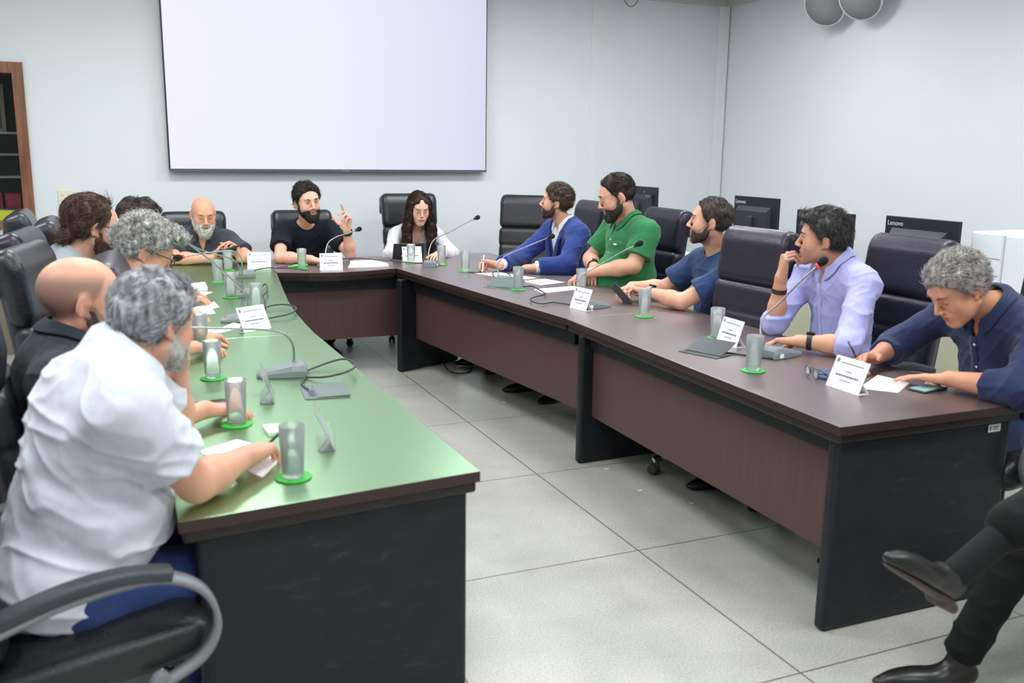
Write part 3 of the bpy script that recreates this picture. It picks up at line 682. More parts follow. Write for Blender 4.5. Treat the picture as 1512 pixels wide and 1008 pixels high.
# ---------------------------------------------------------------- the room
YB, XR, XL, YF = 8.6, 6.17, -2.6, -3.2
m = mat('floor_tile', (.4, .4, .36), .28, spec=.5); MT['floor'] = m
tc = nd(m, 'ShaderNodeTexCoord'); sx = nd(m, 'ShaderNodeSeparateXYZ'); lk(m, tc.outputs['Object'], sx.inputs[0]); js = []
for i, off in ((0, 1.931), (1, 6.108)):
    a = nd(m, 'ShaderNodeMath', operation='SUBTRACT'); a.inputs[1].default_value = off-40; lk(m, sx.outputs[i], a.inputs[0])
    b = nd(m, 'ShaderNodeMath', operation='FRACT'); lk(m, a.outputs[0], b.inputs[0])
    c = nd(m, 'ShaderNodeMath', operation='SUBTRACT'); c.inputs[1].default_value = .5; lk(m, b.outputs[0], c.inputs[0])
    d = nd(m, 'ShaderNodeMath', operation='ABSOLUTE'); lk(m, c.outputs[0], d.inputs[0])
    e = nd(m, 'ShaderNodeMath', operation='GREATER_THAN'); e.inputs[1].default_value = .4965; lk(m, d.outputs[0], e.inputs[0]); js.append(e)
mx_ = nd(m, 'ShaderNodeMath', operation='MAXIMUM'); lk(m, js[0].outputs[0], mx_.inputs[0]); lk(m, js[1].outputs[0], mx_.inputs[1])
n1 = nd(m, 'ShaderNodeTexNoise', i_Scale=2.2, i_Detail=8., i_Roughness=.65); n2 = nd(m, 'ShaderNodeTexNoise', i_Scale=140., i_Detail=3.)
for n in (n1, n2): lk(m, tc.outputs['Object'], n.inputs['Vector'])
r1 = nd(m, 'ShaderNodeValToRGB'); r1.color_ramp.elements[0].color = (.385, .38, .335, 1); r1.color_ramp.elements[1].color = (.52, .515, .465, 1); r1.color_ramp.elements[0].position = .3; r1.color_ramp.elements[1].position = .7
lk(m, n1.outputs['Fac'], r1.inputs[0])
r2_ = nd(m, 'ShaderNodeValToRGB'); r2_.color_ramp.elements[0].color = (.72, .72, .72, 1); r2_.color_ramp.elements[1].color = (1.12, 1.12, 1.12, 1); r2_.color_ramp.elements[0].position = .3; r2_.color_ramp.elements[1].position = .7; lk(m, n2.outputs['Fac'], r2_.inputs[0])
mm = nd(m, 'ShaderNodeMix', data_type='RGBA', blend_type='MULTIPLY'); mm.inputs[0].default_value = 1; lk(m, r1.outputs[0], mm.inputs[6]); lk(m, r2_.outputs[0], mm.inputs[7])
mj = nd(m, 'ShaderNodeMix', data_type='RGBA'); lk(m, mx_.outputs[0], mj.inputs[0]); lk(m, mm.outputs[2], mj.inputs[6]); mj.inputs[7].default_value = (.13, .12, .1, 1)
lk(m, mj.outputs[2], bsdf(m).inputs['Base Color'])
bm = B(); box(bm, XL, XR, YF, YB+2, -.12, 0); struct('floor', bm, MT['floor'])
bm = B(); box(bm, -.53, XR+.12, YB, YB+.12, 0, CEIL); box(bm, XL, -.53, YB, YB+.12, 0, .99); box(bm, XL, -.53, YB, YB+.12, 2.24, CEIL); box(bm, XL, -1.75, YB, YB+.12, .99, 2.24); struct('wall_back', bm, MT['wall'])
bm = B(); box(bm, XR, XR+.12, YF, YB, 0, CEIL); struct('wall_right', bm, MT['wall'])
bm = B(); box(bm, XL-.12, XL, YF, YB+.12, 0, CEIL); struct('wall_left', bm, MT['wall'])
bm = B(); box(bm, XL-.12, XR+.12, YF-.12, YF, 0, CEIL); struct('wall_front', bm, MT['wall'])
bm = B(); box(bm, XL-.12, XR+.12, YF-.12, YB+.12, CEIL, CEIL+.1); struct('ceiling', bm, MT['ceiling'])
bm = B(); box(bm, 6.03, 6.155, YB-.05, YB, 0, 3.13); o = struct('trim_1', bm, MT['trim'])
bm = B(); box(bm, 4.55, 4.565, YB-.006, YB, 0, 3.12); box(bm, 4.62, 4.635, YB-.006, YB, 0, 3.12); box(bm, 4.565, 4.62, YB-.003, YB, 0, 3.12); struct('trim_2', bm, MT['trim'])
bm = B(); box(bm, 4.66, XR, YB-.07, YB, 3.125, CEIL); box(bm, 4.66, XR, YB-.09, YB, 3.165, 3.185); box(bm, XR-.07, XR, 7.9, YB-.07, 3.125, CEIL); struct('trim_3', bm, MT['trimgreen'])
for nm, a in (('back', (-.53, 6.03, YB-.014, YB)), ('right', (XR-.014, XR, YF, YB-.05)), ('left', (XL, XL+.014, YF, YB))):
    bm = B(); box(bm, a[0], a[1], a[2], a[3], 0, .08); struct('baseboard_'+nm, bm, MT['trim'])
# interior window with a brown wooden frame, a dark display room behind the pane
wood = noisy(mat('brown_wood', (.2, .08, .035), .35), (.15, .055, .025), (.27, .115, .05), 6, (6, 6, .5))
bm = B(); box(bm, -.61, -.53, YB-.035, YB+.13, .97, 2.25); box(bm, -1.83, -1.75, YB-.035, YB+.13, .97, 2.25); box(bm, -1.75, -.61, YB-.035, YB+.13, 2.165, 2.25); box(bm, -1.75, -.61, YB-.035, YB+.13, .95, 1.0)
win = struct('window_1', bm, wood)
bm = B(); box(bm, -1.75, -.61, YB+.05, YB+.056, 1.0, 2.165); obj('pane', bm, mat('window_pane', (1, 1, 1), .0, Transmission_Weight=1., IOR=1.2), win)
dark = mat('dark_room_paint', (.03, .03, .033), .6)
bm = B(); box(bm, -2.6, -.45, YB+1.3, YB+1.36, 0, CEIL); box(bm, -.5, -.45, YB+.12, YB+1.3, 0, CEIL); struct('wall_niche', bm, dark)
t = thing('display_cabinet', 'dark display cabinet with shelves seen through the brown framed window', 'cabinet', (-1.15, YB+.75, 0))
bm = B(); box(bm, -.6, .6, .2, .24, 0, 2.3); obj('back_panel', bm, dark, t)
for z in (1.05, 1.33, 1.52, 1.7):
    bm = B(); box(bm, -.6, .6, -.2, .2, z, z+.018); obj('shelf', bm, mat_cache('shelf_edge', (140, 148, 152), .4), t)
for x, z, c in ((.28, 1.07, (150, 36, 40)), (.42, 1.07, (150, 36, 40))):
    bm = B(); box(bm, x-.06, x+.055, -.1, .0, z, z+.13); tag(obj('folder', bm, mat_cache('red_card', c, .5), None, loc=(-1.15, YB+.75, 0)), 'red folder standing on the lowest shelf of the display cabinet', 'folder', 'red folders in the cabinet')
t = thing('framed_picture', 'pale framed picture leaning inside the dark display cabinet', 'picture', (-.84, YB+.72, 1.718))
bm = B(); 
for a in ((-.1, .1, 0, .03), (-.1, .1, .37, .4), (-.1, -.07, .03, .37), (.07, .1, .03, .37)): box(bm, a[0], a[1], -.01, .01, a[2], a[3])
obj('frame', bm, mat_cache('gilt', (120, 112, 92), .4), t); bm = B(); box(bm, -.07, .07, -.004, .008, .03, .37); obj('print', bm, mat_cache('dark_print', (52, 50, 46), .5), t)
bm = B(); box(bm, -1.72, -.63, YB+.08, YB+.13, 1.001, 1.085); tag(obj('paper_sign', bm, mat_cache('yellow_paper', (222, 228, 60), .6)), 'yellow paper strip along the bottom of the brown framed window', 'sign')
t = thing('side_table', 'grey topped side table below the brown framed window', 'table', (-1.05, 8.3, 0))
bm = B(); box(bm, -.5, .5, -.24, .26, .84, .9); obj('tabletop', bm, MT['greyplastic'], t, bev=.008); bm = B(); box(bm, -.46, .46, -.2, .24, 0, .84); obj('body', bm, mat_cache('taupe_board', (120, 112, 96), .6), t)
# light switch plate
t = thing('switch_plate', 'cream double switch plate on the back wall beside the window frame', 'switch', (-.291, YB, 1.19))
bm = B(); box(bm, -.062, .062, -.009, 0, -.062, .062); obj('plate', bm, mat_cache('cream_plastic', (226, 224, 196), .4), t, bev=.003)
for x in (-.028, .028):
    for z in (-.022, .022): bm = B(); box(bm, x-.013, x+.013, -.013, -.008, z-.011, z+.011); obj('button', bm, mat_cache('cream_plastic2', (214, 211, 182), .4), t, bev=.002)
# big wall display
t = thing('wall_display', 'large wall mounted display showing a blank pale lavender picture', 'display', (1.955, 8.53, 0))
SZ0, SZ1, SW = 1.41, 3.02, 1.44
bm = B(); box(bm, -SW, SW, -.03, .03, SZ0, SZ1); obj('housing', bm, mat_cache('display_black', (22, 22, 30), .35), t, bev=.004)
bm = B(); box(bm, -SW, SW, -.036, -.028, SZ0, SZ0+.022); obj('lower_bezel', bm, mat_cache('bezel_grey', (86, 88, 104), .3), t)
scr = mat('screen_picture', (.02, .02, .02), .4); bs = bsdf(scr); tcs = nd(scr, 'ShaderNodeTexCoord'); sp = nd(scr, 'ShaderNodeSeparateXYZ'); lk(scr, tcs.outputs['Generated'], sp.inputs[0])
rr = nd(scr, 'ShaderNodeValToRGB'); rr.color_ramp.elements[0].color = (.76, .745, .85, 1); rr.color_ramp.elements[1].color = (.57, .62, .74, 1); lk(scr, sp.outputs[0], rr.inputs[0]); lk(scr, rr.outputs[0], bs.inputs['Emission Color']); bs.inputs['Specular IOR Level'].default_value = .15; bs.inputs['Emission Strength'].default_value = .93
e_ = rr.color_ramp.elements.new(.45); e_.color = (.74, .745, .83, 1)
bm = B(); box(bm, -SW+.012, SW-.012, -.0345, -.029, SZ0+.022, SZ1-.012); obj('screen', bm, scr, t)
bm = B(); box(bm, .04, .1, -.038, -.034, SZ0+.006, SZ0+.013); obj('maker_mark', bm, MT['chrome'], t)
bm = B(); box(bm, -.9, .9, .03, .07, 1.9, 2.6); obj('wall_bracket', bm, MT['plastic'], t)
# twin floodlight fixture on the right wall
t = thing('twin_floodlight', 'unlit twin round white floodlight fixture high on the right wall', 'light fixture', (XR, 6.64, 2.97))
wp = mat_cache('white_enamel', (222, 228, 224), .35); gp = mat_cache('grey_lens', (146, 151, 153), .5)
bm = B(); box(bm, -.1, 0, -.1, .1, -.02, .2); box(bm, -.16, -.1, -.3, .3, .1, .16); obj('bracket', bm, wp, t, bev=.01)
for y in (-.23, .2):
    Mx = tf((-.24, y, -.06), 0) @ Matrix.Rotation(math.radians(-124), 4, 'Y') @ Matrix.Rotation(math.radians(18), 4, 'X')
    bm = B(); lathe(bm, [(.0, -.16), (.09, -.15), (.15, -.08), (.185, .0), (.19, .03), (.178, .03)], 32, mx=Mx); hd = obj('lamp_head', bm, wp, t)
    bm = B(); lathe(bm, [(.0, .012), (.176, .014), (.176, .034), (.0, .037)], 32, mx=Mx); obj('lens', bm, gp, hd)
    bm = B(); tube(bm, [Mx @ Vector((.19, 0, .0)), Mx @ Vector((.2, 0, -.1)), (-.12, y*.8, .12)], .012, 8); obj('arm', bm, MT['plastic'], t)
bm = B(); tube(bm, smoothpath([(4.83, 8.5, CEIL), (4.86, 8.5, 3.08), (4.93, 8.5, 3.035), (5.0, 8.5, 3.09), (5.02, 8.5, CEIL)], 6), .004, 6); tag(obj('loose_wire', bm, mat_cache('red_wire', (120, 40, 48), .5)), 'thin red wire loop hanging from the ceiling at the back wall', 'wire')

# ---------------------------------------------------------------- tables
def lacquer(name, gcol, rough, fres):
    m = noisy(mat(name, (.06, .03, .025), .3), (.040, .020, .017), (.066, .034, .028), 5, (14, .8, 8), 5)
    nt = m.node_tree; b = bsdf(m); out = [n for n in nt.nodes if n.type == 'OUTPUT_MATERIAL'][0]
    b.inputs['Specular IOR Level'].default_value = 0.
    g = nd(m, 'ShaderNodeBsdfGlossy'); g.inputs['Color'].default_value = (*gcol, 1); g.inputs['Roughness'].default_value = rough
    f = nd(m, 'ShaderNodeFresnel'); f.inputs['IOR'].default_value = fres
    mix = nd(m, 'ShaderNodeMixShader'); lk(m, f.outputs[0], mix.inputs[0]); lk(m, b.outputs[0], mix.inputs[1]); lk(m, g.outputs[0], mix.inputs[2]); lk(m, mix.outputs[0], out.inputs[0]); return m
MT['topL'] = lacquer('green_reflection_tint_lacquer', (.62, .95, .62), .3, 12.); MT['topR'] = lacquer('brown_lacquer', (.95, .90, .92), .33, 2.9)  # left top: the display's green reflection is put into the gloss colour
MT['edgetop'] = mat('brown_edge', (.04, .022, .019), .35, spec=.4)
MT['mod'] = noisy(mat('mahogany_panel', (.085, .04, .036), .45), (.075, .036, .033), (.088, .042, .038), 6, (10, 10, .6), 5)
m = MT['scuff'] = noisy(mat('scuffed_black_panel', (.01, .012, .017), .42, spec=.35), (.009, .011, .016), (.013, .016, .021), 10)
b = bsdf(m); base_l = b.inputs['Base Color'].links[0].from_socket
tc = nd(m, 'ShaderNodeTexCoord'); mp = nd(m, 'ShaderNodeMapping'); mp.inputs['Scale'].default_value = (5, 5, 26); lk(m, tc.outputs['Object'], mp.inputs[0])
n_ = nd(m, 'ShaderNodeTexNoise', i_Scale=1.4, i_Detail=8., i_Roughness=.75); lk(m, mp.outputs[0], n_.inputs['Vector'])
r_ = nd(m, 'ShaderNodeValToRGB'); r_.color_ramp.elements[0].position = .575; r_.color_ramp.elements[1].position = .68; r_.color_ramp.elements[0].color = (0, 0, 0, 1); r_.color_ramp.elements[1].color = (.75, .75, .75, 1); lk(m, n_.outputs['Fac'], r_.inputs[0])
n3_ = nd(m, 'ShaderNodeTexNoise', i_Scale=3.2, i_Detail=2.); lk(m, tc.outputs['Object'], n3_.inputs['Vector']); r3_ = nd(m, 'ShaderNodeMapRange'); r3_.inputs[1].default_value = .44; r3_.inputs[2].default_value = .6; lk(m, n3_.outputs['Fac'], r3_.inputs[0]); m3_ = nd(m, 'ShaderNodeMath', operation='MULTIPLY'); lk(m, r_.outputs[0], m3_.inputs[0]); lk(m, r3_.outputs[0], m3_.inputs[1])
mi_ = nd(m, 'ShaderNodeMix', data_type='RGBA'); lk(m, m3_.outputs[0], mi_.inputs[0]); lk(m, base_l, mi_.inputs[6]); mi_.inputs[7].default_value = (.095, .065, .052, 1); lk(m, mi_.outputs[2], b.inputs['Base Color'])
def inset(poly, d):
    n = len(poly); out = []
    for i in range(n):
        p0, p1, p2 = Vector(poly[i-1]), Vector(poly[i]), Vector(poly[(i+1) % n]); a = (p1-p0).normalized(); b = (p2-p1).normalized()
        na, nb = Vector((-a.y, a.x)), Vector((-b.y, b.x)); k = 1+na.dot(nb); out.append(tuple(p1+(na+nb)*(d/k)))
    return out
def slab(a, b, th):
    a, b = Vector(a), Vector(b); d = (b-a).normalized(); n = Vector((-d.y, d.x))*th/2; return [a-n, b-n, b+n, a+n]
def table(label, poly, topm, panels, mods, aprons):
    c = sum((Vector(p) for p in poly), Vector((0, 0)))/len(poly); L = lambda pts: [(p[0]-c.x, p[1]-c.y) for p in pts]
    t = thing('conference_table', label, 'table', (c.x, c.y, 0), group=None)
    bm = B(); prism(bm, L(poly), .718, .75, 0, 1); obj('tabletop', bm, [topm, MT['edgetop']], t, bev=.0025, seg=2)
    bm = B(); prism(bm, L(inset(poly, .009)), .686, .719); obj('edge_band', bm, MT['edge'], t, bev=.007, seg=3)
    for pts, mt in panels: bm = B(); prism(bm, L(pts), .003, .69); obj('end_panel', bm, mt, t, bev=.014, seg=3)
    for pts, z0, z1 in mods: bm = B(); prism(bm, L(pts), z0, z1); obj('modesty_panel', bm, MT['mod'], t)
    for pts, z0, z1 in aprons: bm = B(); prism(bm, L(pts), z0, z1); obj('apron', bm, MT['black'], t)
    return t
table('brown table with reflection tinted green nearest the camera on the left, scuffed black end', [(.107, 2.2), (.9, 2.279), (.878, 4.386), (.1, 4.386)], MT['topL'],
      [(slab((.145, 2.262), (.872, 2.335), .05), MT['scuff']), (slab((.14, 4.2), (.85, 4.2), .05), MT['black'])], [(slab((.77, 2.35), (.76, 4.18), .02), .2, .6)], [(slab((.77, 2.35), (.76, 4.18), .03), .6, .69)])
table('left table section, reflection tinted green, curving towards the back wall', [(.1, 4.391), (.877, 4.391), (.886, 4.68), (.90, 4.98), (.935, 5.42), (.984, 5.866), (1.035, 6.3), (1.083, 6.70), (1.083, 7.5), (.1, 7.5)], MT['topL'],
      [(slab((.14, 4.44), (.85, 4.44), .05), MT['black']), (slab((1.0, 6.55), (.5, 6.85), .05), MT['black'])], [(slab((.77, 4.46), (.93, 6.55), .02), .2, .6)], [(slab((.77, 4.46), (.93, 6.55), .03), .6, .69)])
table('dark table in front of the back wall below the display', [(1.087, 6.69), (1.3, 6.605), (1.5, 6.572), (1.72, 6.60), (1.95, 6.674), (1.955, 7.5), (1.087, 7.5)], MT['topR'],
      [], [(slab((1.1, 6.79), (2.03, 6.79), .02), .223, .59)], [(slab((1.1, 6.78), (1.99, 6.78), .03), .59, .69)])
table('far right brown table with long mahogany front panel', [(2.196, 4.357), (3.0, 4.396), (3.03, 7.5), (1.958, 7.5), (1.953, 6.676)], MT['topR'],
      [(slab((1.915, 6.505), (2.45, 6.74), .055), MT['black'])], [(slab((2.298, 4.37), (2.065, 6.58), .02), .24, .6)], [(slab((2.278, 4.37), (2.045, 6.58), .03), .6, .69)])
table('right table nearest the camera with scuffed black end panel', [(2.143, 2.25), (2.985, 2.24), (3.0, 4.391), (2.196, 4.352)], MT['topR'],
      [(slab((2.168, 2.305), (2.965, 2.295), .05), MT['scuff']), (slab((2.2, 4.19), (2.96, 4.21), .05), MT['black'])], [(slab((2.25, 2.33), (2.28, 4.17), .02), .255, .62)], [(slab((2.235, 2.33), (2.265, 4.17), .03), .62, .69)])
t = thing('asset_sticker', 'small white asset sticker on the black end panel of the right table', 'sticker', (2.875, 2.268, .664))
bm = B(); box(bm, -.03, .03, -.0015, 0, -.014, .014); obj('paper_label', bm, MT['paper'], t)
bm = B(); box(bm, -.024, -.017, -.0022, -.0012, -.008, .008); box(bm, -.008, .02, -.0022, -.0012, .002, .006); box(bm, -.008, .014, -.0022, -.0012, -.006, -.003); obj('print', bm, MT['ink'], t)

# ---------------------------------------------------------------- chairs
def leather(name, gcol):
    m = noisy(mat(name, (.009, .010, .013), .36, spec=.45), (.008, .009, .012), (.011, .012, .016), 20, bump=.22, bscale=120)
    bsdf(m).inputs['Coat Weight'].default_value = .3; bsdf(m).inputs['Coat Roughness'].default_value = .28; bsdf(m).inputs['Specular Tint'].default_value = (*gcol, 1); return m
LEATH = {'n': leather('black_leather', (1, 1, 1)), 'p': leather('purple_reflection_tint_leather', (.8, .6, 1.))}  # 'p': purple reflection of the display put into the specular tint
_cs = {}
def csurf(key, fn, h=.008):
    if key not in _cs: sd = SDF(); fn(sd); _cs[key] = sd.surf(h, 2)
    return _cs[key]
def rx(d): a = math.radians(d); return np.array([[1, 0, 0], [0, math.cos(a), -math.sin(a)], [0, math.sin(a), math.cos(a)]])
def f_seat(sd): sd.b((0, .0, .455), (.26, .26, .06), rx(3), .05); sd.b((0, .03, .485), (.215, .2, .045), rx(3), .04, .02); sd.c((-.2, .23, .45), (.2, .23, .45), .05, k=.03)
def f_back(sd): sd.b((0, -.245, .66), (.245, .052, .16), rx(9), .048); sd.b((0, -.275, .87), (.25, .05, .09), rx(7), .046, .006); sd.b((0, -.24, .60), (.21, .06, .1), rx(9), .05, .03)
def f_head(sd):
    sd.b((0, -.305, 1.07), (.25, .05, .125), rx(8), .046); sd.b((0, -.345, 1.185), (.25, .062, .05), rx(20), .048, .03); sd.b((0, -.385, 1.13), (.25, .035, .08), rx(-5), .03, .02)
def f_shell(sd): sd.b((0, -.31, .86), (.235, .022, .36), rx(8), .02); sd.b((0, -.27, .55), (.12, .022, .12), rx(12), .02, .03)
def chair_proto(lm, drop):
    t = bpy.data.objects.new('office_chair', None); COL.objects.link(t); up_ = (0, 0, -drop)
    for nm, fn, mt in (('seat_cushion', f_seat, lm), ('backrest', f_back, lm), ('headrest', f_head, lm), ('back_shell', f_shell, MT['plastic'])):
        P, Q = csurf(nm, fn); mesh(nm, P+A_(up_), Q, mt, t)
    for s in (-1, 1):
        pth = smoothpath([(s*.28, .13, .40), (s*.295, .215, .45), (s*.30, .25, .53), (s*.30, .215, .62), (s*.30, .11, .672), (s*.30, -.06, .665), (s*.295, -.22, .625), (s*.26, -.29, .60)], 5)
        bm = B(); tube(bm, [p+Vector(up_) for p in pth], 1, prof=[(.02, -.007), (.02, .007), (-.02, .007), (-.02, -.007)]); bmesh.ops.create_cone(bm, cap_ends=True, segments=14, radius1=.024, radius2=.024, depth=.03, matrix=Matrix.Translation((s*.28, .12, .4-drop)) @ Matrix.Rotation(PI/2, 4, 'Y')); ar = obj('armrest', bm, mat_cache('arm_grey', (132, 134, 138), .4), t)
        bm = B(); pp = smoothpath([(s*.30, .15, .672), (s*.30, .05, .69), (s*.30, -.07, .683), (s*.295, -.2, .65)], 4); tube(bm, [p+Vector(up_) for p in pp], 1, prof=[(.026, -.012), (.026, .01), (.016, .018), (-.016, .018), (-.026, .01), (-.026, -.012)]); obj('arm_pad', bm, mat_cache('pad_grey', (58, 62, 68), .5), ar, bev=.004)
    bm = B(); lathe(bm, [(.03, .09), (.03, .24), (.022, .25), (.022, .40-drop)], 16); obj('gas_lift', bm, MT['plastic'], t, smooth=False)
    bm = B(); box(bm, -.09, .09, -.13, .1, .37-drop, .405-drop); obj('tilt_mechanism', bm, MT['plastic'], t, bev=.01)
    for k in range(5):
        a = 2*PI*k/5+.35; Mx = Matrix.Rotation(a, 4, 'Z'); bm = B(); rows = []
        for r, z, w, hh in ((.02, .115, .03, .03), (.15, .105, .026, .024), (.27, .083, .02, .016), (.31, .078, .016, .014)):
            rows.append([bm.verts.new(Mx @ Vector(p)) for p in ((r, -w, z-hh), (r, w, z-hh), (r, w*.8, z+hh*.6), (r, 0, z+hh), (r, -w*.8, z+hh*.6))])
        for p, q in zip(rows, rows[1:]):
            for i in range(5): bm.faces.new((p[i], p[(i+1) % 5], q[(i+1) % 5], q[i]))
        bm.faces.new(rows[0][::-1]); bm.faces.new(rows[-1]); obj('base_leg', bm, MT['chrome'] , t, bev=.004)
        bm = B(); c = Mx @ Vector((.3, 0, 0)); R2 = Matrix.Translation((c.x, c.y, .028)) @ Matrix.Rotation(a+.9+k, 4, 'Z')
        for s in (-1, 1): bmesh.ops.create_cone(bm, cap_ends=True, segments=18, radius1=.027, radius2=.027, depth=.018, matrix=R2 @ Matrix.Translation((0, s*.016, 0)) @ Matrix.Rotation(PI/2, 4, 'X'))
        box(bm, -.02, .026, -.01, .01, .0, .05, mx=R2); obj('caster', bm, MT['plastic'], t, bev=.003)
    return t
_cp = {}
def chair(x, y, face, label, lm='n', drop=0., group='black leather office chairs around the tables'):
    k = (lm, drop)
    if k not in _cp: o = _cp[k] = chair_proto(LEATH[lm], drop)
    else: o = copy_tree(_cp[k])
    o.location = (x, y, 0); o.rotation_euler = (0, 0, math.radians(face-90)); tag(o, label, 'chair', group); return o
chair(-.13, 2.36, 12, 'black office chair under the white-shirted man, its armrest nearest the camera')
chair(-.05, 3.02, 4, 'black leather office chair behind the man with shaved head')
chair(.33, 3.5, -3, 'empty black chair pushed in between the shaved-head man and curly-haired woman', 'p')
chair(.02, 3.98, -12, 'black leather office chair behind the woman with curly grey hair', 'n')
chair(-.03, 4.74, -8, 'black leather office chair behind the man in the grey T-shirt', 'p')
chair(.06, 5.5, 0, 'black leather office chair of the hidden person with thinning hair')
chair(-.12, 6.18, 0, 'black leather office chair behind the person with long black hair')
chair(.64, 7.60, -90, 'black leather office chair behind the bald man with white beard', 'n', .13)
chair(1.51, 7.62, -90, 'black leather office chair behind the man in the navy T-shirt', 'n', .13)
chair(2.45, 7.66, -91, 'tall black leather office chair behind the woman in the white blouse', 'n')
chair(3.21, 7.28, 232, 'empty black leather office chair in the far right corner of the tables', 'n')
chair(3.22, 6.58, 180, 'black leather office chair behind the man in the blue suit', 'p')
chair(3.26, 5.58, 180, 'black leather office chair behind the man in the green polo', 'p')
chair(3.16, 4.46, 180, 'black leather office chair behind the man in the dark blue T-shirt', 'n', .05)
chair(2.79, 3.93, 185, 'empty black chair pushed in between the blue T-shirt and lavender shirt men', 'p')
chair(3.23, 3.36, 181, 'black leather office chair behind the man in the lavender shirt', 'p')
chair(3.24, 2.5, 178, 'black leather office chair behind the grey-haired man in the navy shirt', 'n')
chair(2.98, 1.62, 174, 'black chair at the right frame edge under the person with crossed legs', 'n', .05)

# ---------------------------------------------------------------- things on the tables
TZ = .7505
GLS = [(0.412, 2.406), (0.337, 2.962), (0.333, 3.62), (0.345, 4.23), (0.714, 5.123), (0.641, 5.627), (0.64, 6.294), (0.773, 6.877), (1.289, 6.84), (2.342, 6.777), (2.146, 6.929), (2.372, 6.336), (2.37, 5.375), (2.713, 5.169), (2.623, 4.263), (2.638, 3.626), (2.374, 3.003)]
GW = ['nearest the camera beside the writing hand', 'beside the silver phone on the left table', 'third from the left table near end', 'beyond the third glass, before the shaved-head man',
      'behind the microphone neck on the left table', 'on the left table beside the mid microphone base', 'before the woman with grey curls', 'before the bald man with the phone', 'in front of the man in the navy T-shirt',
      'at the right hand of the woman in white', 'behind the name card of the woman in the white blouse', 'alone near the inner corner of the right table', 'in front of the man in the blue suit', 'behind the name card of the green polo man',
      'in front of the man in the dark blue T-shirt', 'behind the name card before the empty chair', 'closest to the aisle in front of the man in lavender']
LV = [.35, .8, .82, .8, .85, .75, .8, .8, .75, .7, .8, .1, .8, .8, .8, .65, .8]; FR = {0, 12, 14, 16, 6, 3}
def glass_proto(fr, lv):
    g = bpy.data.objects.new('water_glass', None); COL.objects.link(g); H = .142
    bm = B(); lathe(bm, [(0., 0), (.0265, 0), (.0285, .004), (.0345, H), (.0325, H), (.0268, .014), (0., .012)], 28); obj('tumbler', bm, MT['frost'] if fr else MT['glass'], g)
    bm = B(); zt = .014+(H-.02)*lv; r = .0266+(.0325-.0268)*(zt-.014)/(H-.014); lathe(bm, [(0, .0115), (.0269, .0138), (r+.0004, zt), (0, zt)], 28); obj('water', bm, MT['water'], g); return g
def coaster_proto(): bm = B(); lathe(bm, [(0, 0), (.047, 0), (.049, .0025), (.047, .005), (0, .005)], 32); return obj('coaster', bm, MT['coaster'])
_gp = {}; cp = None
for i, (x, y) in enumerate(GLS):
    k = (i in FR, LV[i]); g = copy_tree(_gp[k]) if k in _gp else _gp.setdefault(k, glass_proto(*k))
    g.location = (x, y, TZ+.0055); tag(g, ('frosty cold glass of water ' if i in FR else 'nearly empty clear glass ' if LV[i] < .2 else 'clear glass of water ')+GW[i], 'glass', 'water glasses on the tables')
    c = cp = coaster_proto() if cp is None else copy_tree(cp); c.location = (x, y, TZ); tag(c, 'green coaster under the glass '+GW[i], 'coaster', 'green coasters')
# delegate microphones
def mic(x, y, face, path, label, red=False):
    t = thing('desk_microphone', label, 'microphone', (x, y, TZ), math.radians(face-90), 'gooseneck desk microphones'); L = t.matrix_basis.inverted()
    bm = B(); rows = []
    for yy, w, z0, z1 in ((-.085, .046, .0, .035), (-.07, .052, .0, .047), (-.03, .055, 0, .046), (.03, .055, 0, .034), (.085, .05, 0, .021), (.105, .04, .004, .016)):
        rows.append([bm.verts.new(p) for p in ((-w, yy, z0), (w, yy, z0), (w, yy, z1*.55), (w*.8, yy, z1), (-w*.8, yy, z1), (-w, yy, z1*.55))])
    for p, q in zip(rows, rows[1:]):
        for i in range(6): bm.faces.new((p[i], p[(i+1) % 6], q[(i+1) % 6], q[i]))
    bm.faces.new(rows[0][::-1]); bm.faces.new(rows[-1]); obj('base', bm, MT['micgrey'], t, bev=.004)
    bm = B(); lathe(bm, [(0, 0), (.011, 0), (.011, .004), (0, .005)], 14, c=(0, .075, .0195)); obj('talk_button', bm, mat_cache('button_red' if red else 'button_grey', (170, 40, 40) if red else (90, 96, 100), .4), t)
    bm = B(); box(bm, .0505, .0545, -.06, -.01, .006, .024); obj('sticker', bm, MT['paper'], t)
    pts = [L @ Vector(p) for p in path]; pts[0].z = max(pts[0].z, .04); s = smoothpath([(pts[0].x, pts[0].y, .03)]+pts, 6); n = len(s)
    bm = B(); tube(bm, s[:max(4, n//5)], [.0105]*(max(4, n//5)-1)+[.007], 12); obj('neck_collar', bm, MT['greyplastic'], t)
    bm = B(); tube(bm, s[max(2, n//5-2):], .0042, 10); obj('gooseneck', bm, MT['steel'], t)
    d = (s[-1]-s[-3]).normalized(); Mx = Matrix.Translation(s[-1]) @ Vector((0, 0, 1)).rotation_difference(d).to_matrix().to_4x4()
    bm = B(); lathe(bm, [(0, -.012), (.011, -.01), (.0165, .004), (.019, .018), (.016, .031), (.008, .038), (0, .039)], 20, mx=Mx); obj('windscreen', bm, mat_cache('black_foam', (20, 20, 22), .95), t)
    bm = B(); lathe(bm, [(.0085, -.022), (.0105, -.022), (.0115, -.009), (.009, -.009)], 18, mx=Mx); obj('light_ring', bm, MT['redled'] if red else MT['plastic'], t)
    return t
mic(.595, 3.58, 168, [(.636, 3.6, .803), (.631, 3.59, .866), (.596, 3.58, .914), (.536, 3.575, .933), (.422, 3.564, .948), (.225, 3.55, .968)], 'gooseneck microphone nearest the camera on the left table, beside the flat table socket', True)
